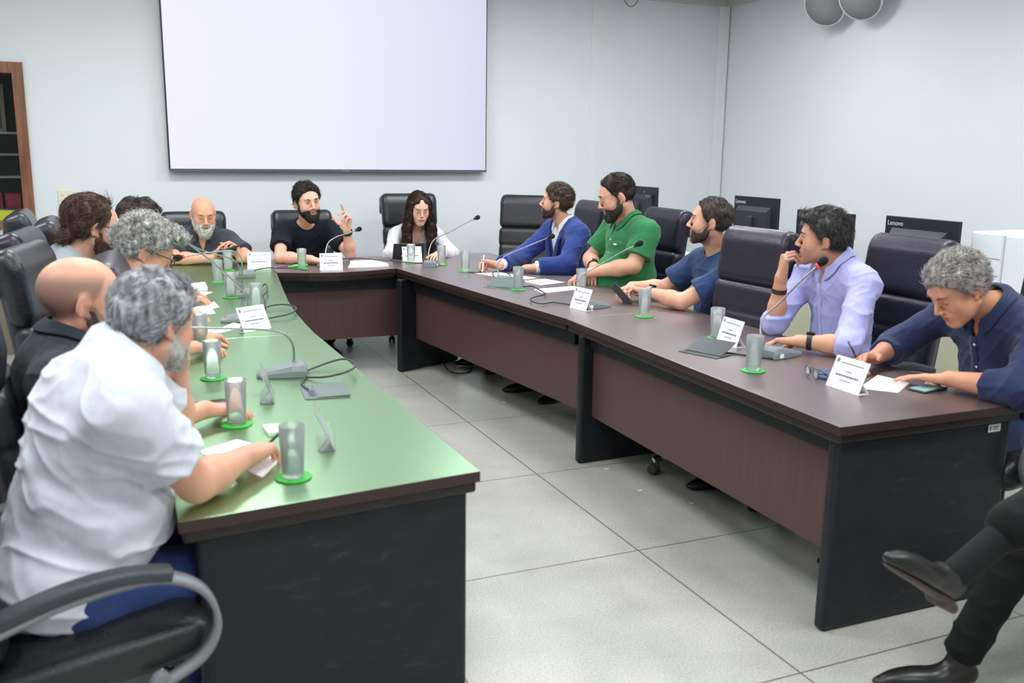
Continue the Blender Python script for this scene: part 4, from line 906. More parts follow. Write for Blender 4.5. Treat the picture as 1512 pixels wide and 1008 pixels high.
mic(.60, 4.84, 175, [(.625, 4.80, .81), (.616, 4.72, .885), (.566, 4.6, .957), (.482, 4.5, 1.046), (.388, 4.4, 1.14), (.294, 4.3, 1.223)], 'gooseneck microphone rising past the glass in the middle of the left tables', True)
mic(.74, 5.66, 178, [(.705, 5.62, .83), (.70, 5.54, .92), (.684, 5.45, 1.0), (.637, 5.38, 1.046), (.503, 5.28, 1.055), (.343, 5.2, 1.042)], 'gooseneck microphone with level neck on the far left table', True)
mic(.82, 6.52, 185, [(.80, 6.45, .812), (.77, 6.36, .87), (.692, 6.2, .923), (.541, 6.1, .981), (.41, 6.0, 1.06)], 'gooseneck microphone closest to the bald man at the far left corner')
mic(1.475, 6.86, 95, [(1.466, 6.85, .802), (1.478, 6.9, .862), (1.511, 6.95, .927), (1.59, 7.0, .966), (1.675, 7.05, .98), (1.772, 7.1, 1.005)], 'gooseneck microphone behind the name card of the man in the navy T-shirt')
mic(2.25, 6.74, 60, [(2.235, 6.78, .79), (2.265, 6.84, .865), (2.33, 6.92, .93), (2.46, 6.98, .975), (2.637, 7.06, 1.04), (2.75, 7.1, 1.078)], 'gooseneck microphone with long neck between the woman and the empty corner')
mic(2.46, 5.72, 20, [(2.41, 5.80, .79), (2.455, 5.92, .845), (2.54, 6.03, .88), (2.64, 6.08, .91), (2.76, 6.02, .97), (2.85, 5.923, 1.026)], 'gooseneck microphone in front of the man in the blue suit')
mic(2.50, 4.62, 10, [(2.46, 4.72, .80), (2.53, 4.86, .85), (2.63, 4.98, .89), (2.74, 4.98, .945), (2.83, 4.907, 1.018), (2.9, 4.823, 1.077)], 'gooseneck microphone in front of the man in the green polo')
mic(2.665, 3.20, 12, [(2.58, 3.22, .82), (2.61, 3.27, .881), (2.65, 3.285, .925), (2.7, 3.261, .978), (2.75, 3.186, 1.087), (2.8, 3.141, 1.158)], 'gooseneck microphone in front of the man in the lavender shirt', True)
def cable(pts, label, z=TZ+.005, r=.0045, bumpz=0):
    P = [Vector((p[0], p[1], z+(bumpz*math.sin(PI*i/(len(pts)-1))))) for i, p in enumerate(pts)]
    bm = B(); tube(bm, smoothpath(P, 7), r, 8); return tag(obj('cable', bm, MT['cable']), label, 'cable', 'microphone cables on the tables')
cable([(.68, 3.6), (.77, 3.65), (.835, 3.66), (.862, 3.587), (.85, 3.49), (.798, 3.432), (.719, 3.427), (.66, 3.50)], 'looped black cable of the nearest left microphone', bumpz=.03)
cable([(.655, 3.49), (.626, 3.40), (.625, 3.363), (.63, 3.31)], 'short grey lead from the nearest left microphone to the table socket')
cable([(.69, 4.88), (.724, 5.06), (.82, 5.15), (.885, 5.10), (.90, 4.98), (.845, 4.845), (.751, 4.80), (.66, 4.76)], 'looped black cable of the middle left microphone', bumpz=.02)
cable([(.8, 5.7), (.85, 5.85), (.89, 5.949), (.852, 5.633), (.80, 5.45), (.782, 5.261), (.74, 5.0)], 'tangled black cable of the level-necked left microphone', bumpz=.025)
cable([(.88, 6.6), (.95, 6.744), (1.03, 6.78), (1.10, 6.74), (1.2, 6.75), (1.3, 6.72)], 'black cable running from the far left microphone onto the back table', bumpz=.02)
cable([(1.56, 6.84), (1.62, 7.08), (1.76, 7.08), (1.862, 6.915), (1.985, 6.80), (2.1, 6.72), (2.19, 6.74)], 'black cable along the back table across the papers', z=TZ+.02, bumpz=.02)
cable([(2.39, 5.68), (2.38, 5.8), (2.44, 5.95), (2.5, 5.85), (2.43, 5.62), (2.41, 5.55)], 'coiled black cable at the microphone before the blue suit', bumpz=.04)
cable([(2.40, 5.58), (2.44, 5.45), (2.49, 5.424), (2.449, 5.19), (2.41, 5.055), (2.307, 4.981), (2.24, 4.90), (2.225, 4.80), (2.26, 4.764), (2.35, 4.80), (2.44, 4.66)], 'long looped black cable along the far right table', bumpz=.012)
cable([(2.60, 3.14), (2.55, 3.2), (2.50, 3.28), (2.46, 3.33)], 'short black cable by the tilted socket cover on the right table')
cable([(2.44, 7.03), (2.30, 6.6), (2.273, 6.335), (2.383, 6.30), (2.5, 6.5)], 'thin dark cable looping on the floor under the right table', z=.006)
# name cards: a leaning printed card on a short foot
def namecard(a, b, lean, label, kind='paper', w=None):
    a, b = Vector((*a, 0)), Vector((*b, 0)); W_ = w or (b-a).length; c = (a+b)/2; d = (b-a).normalized(); rz = math.atan2(d.y, d.x)
    t = thing('name_card', label, 'name card', (c.x, c.y, TZ), rz, 'name cards on the tables')
    R = Matrix.Rotation(math.radians(-lean), 4, 'X'); H = .125; mt = MT['paper'] if kind == 'paper' else MT['acrylic']
    bm = B(); box(bm, -W_/2, W_/2, -.001, .001, 0, H, mx=R); obj('card', bm, mt, t)
    if kind != 'paper': bm = B(); box(bm, -W_/2, W_/2, .0012, .0018, 0.004, H-.003, mx=R); obj('paper_insert', bm, MT['paper'], t)
    s = math.sin(math.radians(lean))*H
    bm = B(); box(bm, -W_/2, W_/2, 0, .05, 0, .0016); k = Matrix.Translation((0, .05, .0008)) @ Matrix.Rotation(math.radians(38), 4, 'X'); box(bm, -W_/2, W_/2, -.001, .001, 0, .055, mx=k); obj('foot', bm, mt, t)
    if kind == 'paper':
        bm = B(); rg = random.Random(int(abs(c.x)*1000)); box(bm, -W_*.44, -W_*.37, -.0018, -.0008, H*.8, H*.92, mx=R)
        for z, x0, x1, hh in ((.8, -.3, .36, .004), (.56, -.1, .1, .004), (.40, -.34, .34, .0075), (.27, -.16, .16, .004)):
            x = x0
            while x < x1: l = rg.uniform(.03, .1); box(bm, W_*x, W_*min(x+l, x1), -.0018, -.0008, H*z, H*z+hh, mx=R); x += l+.014
        obj('print', bm, MT['ink'], t)
    return t
namecard((.568, 2.59), (.600, 2.75), 26, 'clear acrylic name holder nearest the camera, seen edge-on', 'acrylic')
namecard((.491, 3.18), (.516, 3.34), 22, 'clear acrylic name holder beside the silver phone, seen edge-on', 'acrylic')
namecard((.565, 4.50), (.705, 4.585), 26, 'printed white name card leaning at the seam of the left tables')
namecard((.915, 6.94), (1.075, 6.90), 18, 'white name card at the far left corner next to the microphone')
namecard((1.394, 6.70), (1.555, 6.69), 14, 'white name card in front of the man in the navy T-shirt')
namecard((2.10, 6.99), (2.255, 6.985), 16, 'white name card in front of the woman in the white blouse')
namecard((2.375, 4.66), (2.400, 4.51), 20, 'white name card in front of the man in the green polo')
namecard((2.588, 3.56), (2.584, 3.40), 18, 'white name card before the empty chair on the near right table')
namecard((2.494, 2.715), (2.490, 2.54), 22, 'white name card nearest the camera on the right table')
def sheet(name, pts, label, m='paper', z=TZ, th=.0012, lines=0, group=None, cat='paper'):
    c = sum((Vector(p) for p in pts), Vector((0, 0)))/len(pts); bm = B(); q = [(p[0]-c.x, p[1]-c.y) for p in pts]
    a = sum(q[i][0]*q[(i+1) % 4][1]-q[(i+1) % 4][0]*q[i][1] for i in range(4))
    prism(bm, q if a > 0 else q[::-1], 0, th); return tag(obj(name, bm, MT[m] if isinstance(m, str) else m, loc=(c.x, c.y, z)), label, cat, group)
GP = 'loose papers on the tables'
sheet('paper_sheet', [(.197, 2.726), (.317, 2.805), (.434, 2.622), (.337, 2.438)], 'white paper under the writing hand of the white-shirted man', group=GP)
sheet('sticky_note_pad', [(.405, 2.895), (.50, 2.89), (.50, 2.80), (.41, 2.80)], 'pale green sticky note pad beside the nearest glass', mat_cache('pale_green_paper', (206, 232, 196), .6), th=.012, cat='note pad')
sheet('notebook', [(.21, 4.55), (.30, 4.66), (.45, 4.60), (.35, 4.46)], 'lilac white notebook in front of the shaved-head man', mat_cache('lilac_paper', (196, 196, 228), .6), th=.008, cat='notebook')
sheet('paper_sheet', [(.422, 4.568), (.552, 4.788), (.606, 4.671), (.459, 4.537)], 'white paper beside the leaning name card at the table seam', group=GP)
sheet('paper_sheet', [(.345, 5.246), (.532, 5.498), (.539, 5.297), (.369, 5.124)], 'white paper with a blue pen beside it, farther of two', group=GP)
sheet('paper_sheet', [(.338, 5.09), (.497, 5.264), (.498, 5.10), (.361, 5.019)], 'white paper lying right behind the hand of the shaved-head man', group=GP)
sheet('paper_sheet', [(.408, 5.837), (.512, 5.918), (.563, 5.871), (.44, 5.633)], 'white paper in front of the far left glass row, nearer one', group=GP)
sheet('paper_stack', [(.411, 6.132), (.552, 6.213), (.542, 5.957), (.412, 5.912)], 'small stack of white paper on the far left table', th=.02, group=GP)
for i in range(3):
    sheet('paper_stack', [(1.62+.02*i, 6.80), (1.70, 7.06+.01*i), (1.93-.015*i, 7.09), (1.93, 6.80+.01*i)], ['bottom', 'middle', 'top'][i]+' white paper bundle in the pile before the back table corner', z=TZ+i*.0065, th=.006, group=GP)
sheet('paper_sheet', [(2.40, 6.23), (2.60, 6.22), (2.721, 5.86), (2.553, 5.79)], 'pinkish white paper under the pen hand of the man in the blue suit', mat_cache('pink_paper', (236, 214, 224), .6), group=GP)
sheet('paper_sheet', [(2.56, 5.74), (2.758, 5.80), (2.811, 5.60), (2.60, 5.53)], 'white paper beside the glass before the blue suit', group=GP)
sheet('paper_sheet', [(2.473, 5.37), (2.798, 5.42), (2.73, 5.27), (2.449, 5.20)], 'white paper under the fingers of the man in the green polo', group=GP)
sheet('paper_sheet', [(2.572, 2.624), (2.808, 2.769), (2.823, 2.62), (2.666, 2.523)], 'white paper under the hand of the grey-haired man in navy', group=GP)
sheet('notebook', [(2.53, 2.80), (2.62, 2.90), (2.70, 2.86), (2.57, 2.74)], 'small blue notebook behind the nearest right name card', mat_cache('blue_cover', (70, 84, 124), .5), th=.01, cat='notebook')
def phone(pts, label, case, scr, z=TZ):
    c = sum((Vector(p) for p in pts), Vector((0, 0)))/4; e = (Vector(pts[1])-Vector(pts[0])); rz = math.atan2(e.y, e.x); t = thing('smartphone', label, 'phone', (c.x, c.y, z), rz)
    bm = B(); box(bm, -.076, .076, -.037, .037, 0, .008); obj('case', bm, case, t, bev=.004); bm = B(); box(bm, -.071, .071, -.033, .033, .0076, .0086); obj('screen', bm, scr, t); return t
phone([(.209, 3.173), (.335, 3.189), (.34, 3.291), (.222, 3.278)], 'silver smartphone lying beside the second glass on the left table', MT['chrome'], MT['screenblack'])
phone([(2.724, 2.46), (2.893, 2.493), (2.912, 2.587), (2.736, 2.552)], 'phone with pale green screen beside the hand of the grey-haired man', MT['plastic'], mat_cache('mint_screen', (150, 190, 190), .15))
phone([(2.40, 6.30), (2.48, 6.38), (2.5, 6.3), (2.42, 6.22)], 'black phone beside the pen hand of the blue suited man', MT['plastic'], MT['screenblack'])
def held(name, c, ax, nrm_, label, m2, cat='phone', dims=(.037, .076, .0045)):
    ax = nrm(ax); n_ = A_(nrm_); n_ = nrm(n_-ax*(n_@ax)); s = np.cross(ax, n_); t = thing(name, label, cat, c)
    Mx = Matrix([[s[i], ax[i], n_[i], 0] for i in range(3)]+[[0, 0, 0, 1]]); bm = B(); box(bm, -dims[0], dims[0], -dims[1], dims[1], -dims[2], dims[2], mx=Mx); obj('case', bm, MT['plastic'], t, bev=.004)
    bm = B(); box(bm, -dims[0]+.004, dims[0]-.004, -dims[1]+.004, dims[1]-.004, dims[2]-.0005, dims[2]+.0006, mx=Mx); obj('screen', bm, m2, t); return t
held('smartphone', (.815, 7.20, .86), (.95, .1, .25), (0, .55, .8), 'dark phone held up by the bald man with white beard', MT['screenblack'], dims=(.042, .085, .0045))
held('smartphone', (2.735, 4.70, .80), (.4, -.4, -.55), (.5, .3, .6), 'black phone held low by the man in the dark blue T-shirt', MT['screenblack'])
t = held('tablet', (2.19, 7.13, .825), (1, -.02, 0), (0, .83, .35), 'black tablet propped on its cover in front of the woman', MT['screenblack'], 'tablet', (.07, .13, .004))
bm = B(); box(bm, -.13, .13, -.03, .09, -.0745, -.069); obj('cover', bm, mat_cache('cover_grey', (70, 74, 80), .6), t)
def pen(a, b, label, col=(20, 20, 26), r=.0045, group=None):
    a, b = Vector(a), Vector(b); t = thing('pen', label, 'pen', a, 0, group); d = b-a; bm = B(); tube(bm, [d*.08, d], r, 10); obj('barrel', bm, mat_cache('pen_barrel', col, .3), t)
    bm = B(); tube(bm, [d*0, d*.08], [.001, r*.9], 10); obj('tip', bm, MT['chrome'], t); return t
pen((2.775, 2.815, .757), (2.765, 2.90, .865), 'black pen in the hand of the grey-haired man in navy')
pen((2.44, 6.17, .757), (2.515, 6.33, .865), 'white pen held upright by the man in the blue suit', (230, 226, 220))
pen((.375, 2.665, .757), (.455, 2.735, .80), 'black pen in the hand of the white-shirted man')
pen((1.11, 6.93, .757), (1.22, 6.96, .757), 'violet pen beside the name card on the back table', (110, 60, 130))
for i, (x0, c, n) in enumerate(((1.20, (40, 190, 70), 'green highlighter left of the glass of the navy T-shirt man'), (1.235, (150, 215, 60), 'lime highlighter touching the glass of the navy T-shirt man'))): pen((x0, 6.90+.05*i, .762), (x0+.12, 6.93+.05*i, .762), n, c, .009)
pen((.41, 5.22, .757), (.425, 5.09, .757), 'blue pen lying on the papers of the left table', (40, 44, 130))
t = thing('eyeglasses', 'folded black eyeglasses lying left of the nearest right name card', 'glasses', (2.515, 2.82, TZ), math.radians(-105))
bm = B()
for s in (-1, 1): tube(bm, [(s*.034+.024*math.cos(a), 0, .024+.019*math.sin(a)) for a in [2*PI*i/18 for i in range(18)]], .0022, 6, closed=True)
tube(bm, [(-.011, 0, .03), (0, .002, .033), (.011, 0, .03)], .002, 6); obj('rims', bm, MT['plastic'], t)
for s in (-1, 1): bm = B(); tube(bm, smoothpath([(s*.058, 0, .03), (s*.056, .03, .028), (s*.02, .055, .02), (-s*.03, .06, .006)], 5), .0022, 6); obj('temple', bm, MT['plastic'], t)
for s in (-1, 1): bm = B(); lathe(bm, [(0, 0), (.023, 0), (.023, .001), (0, .001)], 18, mx=Matrix.Translation((s*.034, 0, .024)) @ Matrix.Rotation(PI/2, 4, 'X')); obj('lens', bm, MT['glass'], t)
def socket(x, y, rz, lid, label, m2):
    t = thing('table_socket', label, 'socket', (x, y, TZ), math.radians(rz), 'cable sockets in the tabletops'); bm = B()
    box(bm, -.075, .075, -.1, .1, 0, .003); obj('plate', bm, m2, t, bev=.001); bm = B(); box(bm, -.055, -.035, -.07, .02, .0028, .0036); obj('slot', bm, MT['plastic'], t)
    bm = B(); box(bm, 0, .115, -.095, .095, 0, .003, mx=Matrix.Translation((-.03, 0, .003)) @ Matrix.Rotation(math.radians(-lid), 4, 'Y')); obj('lid', bm, m2, t)
GS = mat_cache('socket_grey', (96, 112, 108), .3)
socket(.68, 3.28, -5, 1, 'flat grey-green cable socket plate nearest the camera on the left table', GS)
socket(2.32, 5.52, 40, 22, 'open cable socket lid beside the microphone of the blue suited man', GS)
socket(2.40, 3.36, 20, 24, 'open dark cable socket lid on the near right table', mat_cache('socket_dark', (52, 58, 62), .35))

# ---------------------------------------------------------------- desk along the right wall with monitors and printer
t = thing('side_desk', 'cream side desk along the right wall carrying the monitors', 'desk', (4.62, 5.6, 0))
cr = mat_cache('cream_laminate', (206, 204, 180), .5)
bm = B(); box(bm, -.36, .36, -2.3, 2.4, .69, .72); obj('desktop', bm, mat_cache('grey_laminate', (150, 152, 150), .45), t, bev=.003)
bm = B(); box(bm, -.34, -.31, -2.26, 2.36, 0, .69); obj('front_panel', bm, cr, t)
for y in (-2.27, 0, 2.36): bm = B(); box(bm, -.31, .33, y-.03, y, 0, .69); obj('end_panel', bm, cr, t)
def text(body, size, m, parent, mx):
    cu = bpy.data.curves.new('lettering', 'FONT'); cu.body = body; cu.size = size; cu.extrude = .0006
    o = bpy.data.objects.new('lettering', cu); COL.objects.link(o); bpy.context.view_layer.update()
    me = bpy.data.meshes.new_from_object(o.evaluated_get(bpy.context.evaluated_depsgraph_get())); bpy.data.objects.remove(o); me.transform(mx)
    return link('lettering', me, m, parent)
def monitor(x, y0, y1, ztop, label, tx=True, h=.34):
    t = thing('monitor', label, 'monitor', (x, (y0+y1)/2, .72), 0, 'black monitors on the side desk'); w = (y1-y0)/2; z1 = ztop-.72; z0 = z1-h
    bm = B(); box(bm, -.012, .012, -w, w, z0, z1); obj('housing', bm, mat_cache('monitor_black', (20, 22, 32), .5), t, bev=.004)
    bm = B(); box(bm, .0115, .0135, -w+.01, w-.01, z0+.015, z1-.01); obj('screen', bm, MT['screenblack'], t)
    bm = B(); vs = [bm.verts.new(p) for p in ((-.012, -w*.72, z1-.07), (-.012, w*.8, z1-.07), (-.012, w*.8, z0+.06), (-.012, -w*.72, z0+.06), (-.045, -w*.66, z1-.105), (-.045, w*.74, z1-.105), (-.045, w*.74, z0+.09), (-.045, -w*.66, z0+.09))]
    for f_ in ((4, 5, 6, 7), (0, 1, 5, 4), (1, 2, 6, 5), (2, 3, 7, 6), (3, 0, 4, 7)): bm.faces.new([vs[i] for i in f_])
    obj('rear_bulge', bm, mat_cache('monitor_grey', (40, 42, 50), .55), t)
    bm = B(); box(bm, -.07, -.04, -.03, .03, .02, z0+.2); obj('stand_post', bm, MT['plastic'], t, bev=.008); bm = B(); box(bm, -.14, .1, -.12, .12, .0, .015); obj('stand_base', bm, MT['plastic'], t, bev=.006)
    if tx: text('Lenovo', .042, mat_cache('logo_grey', (190, 192, 198), .4), t, Matrix.Translation((-.0125, w-.018, z1-.055)) @ Matrix.Rotation(-PI/2, 4, 'Z') @ Matrix.Rotation(PI/2, 4, 'X'))
    return t
monitor(4.5, 3.92, 4.48, 1.25, 'black monitor seen from behind next to the white printer')
monitor(4.5, 5.52, 6.04, 1.30, 'black monitor seen from behind above the empty pushed-in chair')
monitor(4.5, 4.76, 5.31, 1.238, 'black monitor partly hidden behind the head of the lavender shirt man', False)
t = monitor(4.5, 7.17, 7.68, 1.315, 'black monitor behind the head of the man in the green polo', False)
bm = B(); box(bm, -.0472, -.0452, -.2, -.12, .5, .53); lathe(bm, [(0, 0), (.018, 0), (.018, .002), (0, .002)], 14, mx=Matrix.Translation((-.0125, -.05, .545)) @ Matrix.Rotation(-PI/2, 4, 'Y')); obj('emblem', bm, mat_cache('dim_grey', (84, 86, 92), .5), t)
t = thing('printer', 'white office printer at the right frame edge on the side desk', 'printer', (4.62, 3.47, .72))
wpl = mat_cache('printer_white', (222, 228, 232), .4)
bm = B(); box(bm, -.02, .42, .25, .46, 0, .475); box(bm, 0, .42, -.1, .25, 0, .47); obj('body', bm, wpl, t, bev=.01)
bm = B(); box(bm, .02, .4, -.112, -.1, .2, .30); obj('paper_tray', bm, wpl, t, bev=.004); bm = B(); box(bm, .02, .4, -.108, -.1, .03, .1); obj('output_slot', bm, MT['plastic'], t)
bm = B(); box(bm, -.022, -.0195, .252, .458, .235, .238); box(bm, -.022, -.0195, .252, .458, .33, .333); obj('seam', bm, mat_cache('seam_grey', (120, 128, 130), .5), t)
for i, (x, y, z, f_, l) in enumerate(((4.98, 5.1, 0, 180, 'black task chair with thin piped back beyond the side desk'), (4.96, 6.05, 0, 180, 'black task chair behind the desk, its top above the empty chair'))):
    t = thing('task_chair', l, 'chair', (x+.25, y, 0), math.radians(f_-90)); lm = LEATH['n']
    sd = SDF(); sd.b((0, -.22, .88), (.21, .03, .24), rx(8), .028); sd.b((0, -.2, .9), (.16, .035, .2), rx(8), .03, .02); P, Q = sd.surf(.008, 1); mesh('backrest', P, Q, lm, t)
    sd = SDF(); sd.b((0, .02, .47), (.23, .22, .045), None, .04); P, Q = sd.surf(.01, 1); mesh('seat', P, Q, lm, t)
    bm = B(); tube(bm, smoothpath([(-.21, -.25, .66), (-.215, -.27, 1.0), (-.15, -.28, 1.11), (.15, -.28, 1.11), (.215, -.27, 1.0), (.21, -.25, .66)], 5), .009, 8); obj('piping', bm, MT['chrome'], t)
    bm = B(); tube(bm, [(0, -.24, .66), (0, -.25, .48), (0, -.1, .42)], .02, 10); obj('back_support', bm, MT['plastic'], t)
    bm = B(); lathe(bm, [(.03, .06), (.03, .43)], 14); obj('gas_lift', bm, MT['plastic'], t)
    for k in range(5): a = 2*PI*k/5; bm = B(); tube(bm, [(0, 0, .09), (.27*math.cos(a), .27*math.sin(a), .055)], [.024, .014], 8); obj('base_leg', bm, MT['plastic'], t); bm = B(); bmesh.ops.create_uvsphere(bm, u_segments=12, v_segments=8, radius=.027, matrix=Matrix.Translation((.27*math.cos(a), .27*math.sin(a), .028))); obj('caster', bm, MT['plastic'], t)
rg = random.Random(5)
for i in range(5):
    p = [(4.36+rg.uniform(-.02, .3), 4.9+rg.uniform(-.3, .5), .727+rg.uniform(0, .04)) for _ in range(6)]
    bm = B(); tube(bm, smoothpath(p, 6), .005, 6); tag(obj('cable', bm, mat_cache('cable_red', (130, 40, 44), .5) if i == 2 else MT['cable']), 'red loose cable in the tangle on the side desk' if i == 2 else 'loose dark cable in the tangle on the side desk', 'cable', 'tangled cables on the side desk')
sheet('paper_stack', [(4.35, 6.6), (4.6, 6.6), (4.6, 6.9), (4.35, 6.9)], 'white paper pile on the side desk behind the green polo man', z=.7205, th=.06)
for i, (x, y) in enumerate(((2.311, 5.445), (2.305, 4.049), (2.302, 3.711), (2.443, 3.473))):
    bm = B(); box(bm, -.012, .012, -.006, .006, 0, .0015); tag(obj('paper_scrap', bm, MT['paper'], loc=(x, y, .0005)), 'tiny white paper scrap on the floor along the right table', 'scrap', 'paper scraps on the floor')
# ---------------------------------------------------------------- the people
DK = ((24, 21, 20), (52, 45, 41)); BR = ((44, 33, 27), (96, 76, 62)); GR = ((105, 106, 112), (196, 198, 204)); BK = ((12, 11, 12), (34, 30, 30))
DN = (0, 0, -1)
person('bald man with white beard in a slate polo shirt, holding a phone', -90, (.67, 7.66, .56), (.662, 7.56, .945), (.674, 7.44, 1.113), (-86, -18, 0),
    (.475, 7.56, .925), (.87, 7.56, .925), (.44, 7.36, .80), (.97, 7.34, .80), (.70, 7.27, .80), (.90, 7.22, .80),
    ((.9, .35, .25), (.1, .5, .6), 'hold'), ((-.25, .1, .9), (-.8, -.2, .2), 'hold'), dict(kind='polo', col=(62, 68, 76), sleeve=.75, emblem=1, flare=1.15), None,
    dict(eyes='shut', scalp=(.25, lin(190, 150, 135)), beard=dict(c1=(150, 145, 140), c2=(225, 222, 218), thick=.012, low=.022, len=.02, n=1400), brow=(120, 105, 98), hw=1.03), hs=1.07, bulk=1.12, arm=1.08, belly=.05, seed=11, skin=lin(218, 158, 132))
person('man in a navy T-shirt with dark beard raising his hand below the screen', -90, (1.45, 7.72, .58), (1.448, 7.50, 1.01), (1.436, 7.33, 1.205), (-78, -6, -6),
    (1.26, 7.46, .99), (1.645, 7.46, .99), (1.20, 7.24, .795), (1.755, 7.27, .80), (1.40, 7.06, .795), (1.708, 7.19, 1.0),
    ((.75, -.5, -.12), (.2, -.1, -1), 'rest'), ((.05, -.12, 1), (-.75, -.55, 0), 'pinch', 1.1, (.25, .9, .25)), dict(kind='tee', col=(22, 26, 38), sleeve=.62, flare=1.25, watch=[('L', .03, (25, 25, 28), (15, 15, 18))]),
    dict(c1=DK[0], c2=DK[1], line='mid', thick=(.014, .030), lump=.009, n=3000, len=.042, flow='back', lift=.3, jit=.3), 
    dict(mouth=.0025, beard=dict(c1=(22, 18, 17), c2=(45, 37, 33), thick=.009, low=.008, len=.012, n=1100), brow=(28, 22, 20)), hs=1.1, bulk=1.02, arm=1.05, seed=12, skin=lin(222, 170, 146))
person('woman in a white blouse with long dark wavy hair, reading a tablet below the screen', -90, (2.40, 7.80, .57), (2.395, 7.60, .955), (2.385, 7.47, 1.135), (-92, -20, 0),
    (2.225, 7.60, .925), (2.57, 7.60, .925), (2.11, 7.42, .76), (2.66, 7.42, .76), (2.13, 7.20, .80), (2.46, 7.16, .80),
    ((.5, -.6, -.1), (.3, 0, -1), 'rest', .95), ((-.5, -.7, -.15), (-.2, 0, -1), 'rest', .95), dict(kind='shirt', col=(222, 220, 226), sleeve=1.85, open=.04, vlen=.16, gap=.6, fabric='blouse', g=.014),
    dict(c1=(28, 20, 18), c2=(70, 50, 42), line='long', thick=(.014, .022), lump=.007, n=5200, len=.09, flow='down', lift=.05, jit=.1, curl=.12, w=.0026, seed=3, bk=.05,
         blobs=[((.076, .01, -.05), (.028, .05, .1)), ((-.076, .01, -.05), (.028, .05, .1)), ((.092, .05, -.13), (.04, .045, .1)), ((-.092, .05, -.13), (.04, .045, .1)), ((.098, .085, -.19), (.042, .042, .09)), ((-.094, .085, -.2), (.042, .042, .09)), ((.095, .12, -.26), (.033, .035, .08)), ((-.085, .125, -.27), (.034, .035, .09)), ((0, -.075, -.08), (.075, .035, .13)), ((0, -.07, -.2), (.08, .03, .1))]),
    dict(eyes='shut', soft=1, hw=.95, jaw=.85, lips=(.42, .13, .13), brow=(35, 26, 24)), hs=1.02, bulk=.82, arm=.82, neckr=.044, seed=13, skin=lin(226, 178, 156))
person('man in a royal blue suit jacket and white shirt looking towards the screen', 180, (3.24, 6.36, .60), (3.18, 6.33, 1.085), (3.10, 6.335, 1.238), (146, 5, 0),
    (3.16, 6.53, 1.04), (3.18, 6.12, 1.04), (2.90, 6.50, .83), (3.02, 5.98, .82), (2.60, 6.24, .80), (2.80, 6.06, .80),
    ((-.75, .55, .1), (-.3, -.5, -.7), 'pen'), ((-.5, .8, -.05), (.2, -.1, -1), 'rest'), dict(kind='jacket', col=(34, 56, 122), shirt=(226, 228, 234), fabric='suit_wool'),
    dict(c1=BR[0], c2=BR[1], line='std', thick=(.012, .032), lump=.009, lumpf=42, n=2600, len=.032, flow='rand', lift=.35, seed=2), dict(beard=dict(c1=(40, 29, 24), c2=(80, 60, 50), thick=.006, low=.0, n=900, len=.009), gaze=(0, 1, .05), brow=(40, 30, 26)), hs=1.06, bulk=.98, seed=14, feet=.12)
person('heavy-set man in a green polo shirt with dark beard looking down', 180, (3.28, 5.48, .62), (3.20, 5.465, 1.185), (3.105, 5.445, 1.325), (160, -20, 0),
    (3.24, 5.71, 1.13), (3.20, 5.22, 1.13), (3.10, 5.78, .88), (3.10, 5.19, .90), (2.98, 5.50, .86), (2.91, 5.43, .835),
    ((-.4, -.4, -.5), (-.2, -.2, -.9), 'loose'), ((-.85, .42, -.3), (-.25, 0, -1), 'rest'), dict(kind='polo', col=(44, 120, 70), sleeve=.72, flare=1.2, emblem=1, watch=[('R', .04, (30, 28, 30), (20, 20, 22))], wr=.006),
    dict(c1=(28, 22, 20), c2=(58, 47, 42), line='high', thick=(.008, .02), n=2600, len=.028, flow='back', lift=.25, shift=(0, 0, 0)), dict(eyes='shut', jaw=1.15, hw=1.08, beard=dict(c1=(28, 23, 21), c2=(66, 58, 54), thick=.007, low=.004, n=1000, len=.009), brow=(26, 20, 18)), hs=1.13, bulk=1.32, arm=1.25, belly=.1, neckr=.066, seed=15, feet=.14)
person('man in a dark blue T-shirt with short dark hair and steel watch', 180, (3.24, 4.42, .58), (3.20, 4.42, 1.06), (3.115, 4.40, 1.235), (143, 3, 0),
    (3.20, 4.61, 1.01), (3.19, 4.22, 1.0), (3.06, 4.75, .82), (2.93, 4.37, .80), (2.86, 4.80, .83), (2.86, 4.60, .825),
    ((-.8, -.3, -.1), (.1, -.3, -1), 'hold'), ((-.55, .72, .12), (-.25, 0, -1), 'hold'), dict(kind='tee', col=(36, 58, 98), sleeve=.72, flare=1.25, scoop=.016, watch=[('L', .012, (150, 152, 155), (40, 42, 48))]),
    dict(c1=(36, 31, 29), c2=(78, 70, 66), line='high', thick=(.008, .014), n=2800, len=.018, flow='fwd', lift=.4, bald=((.0, -.10, .13), .028)), dict(stubble=(.55, lin(84, 66, 60)), beard=dict(c1=(38, 30, 27), c2=(78, 64, 58), thick=.0035, n=600, len=.005), brow=(32, 25, 22)), hs=1.06, bulk=1.02, arm=1.08, seed=16)
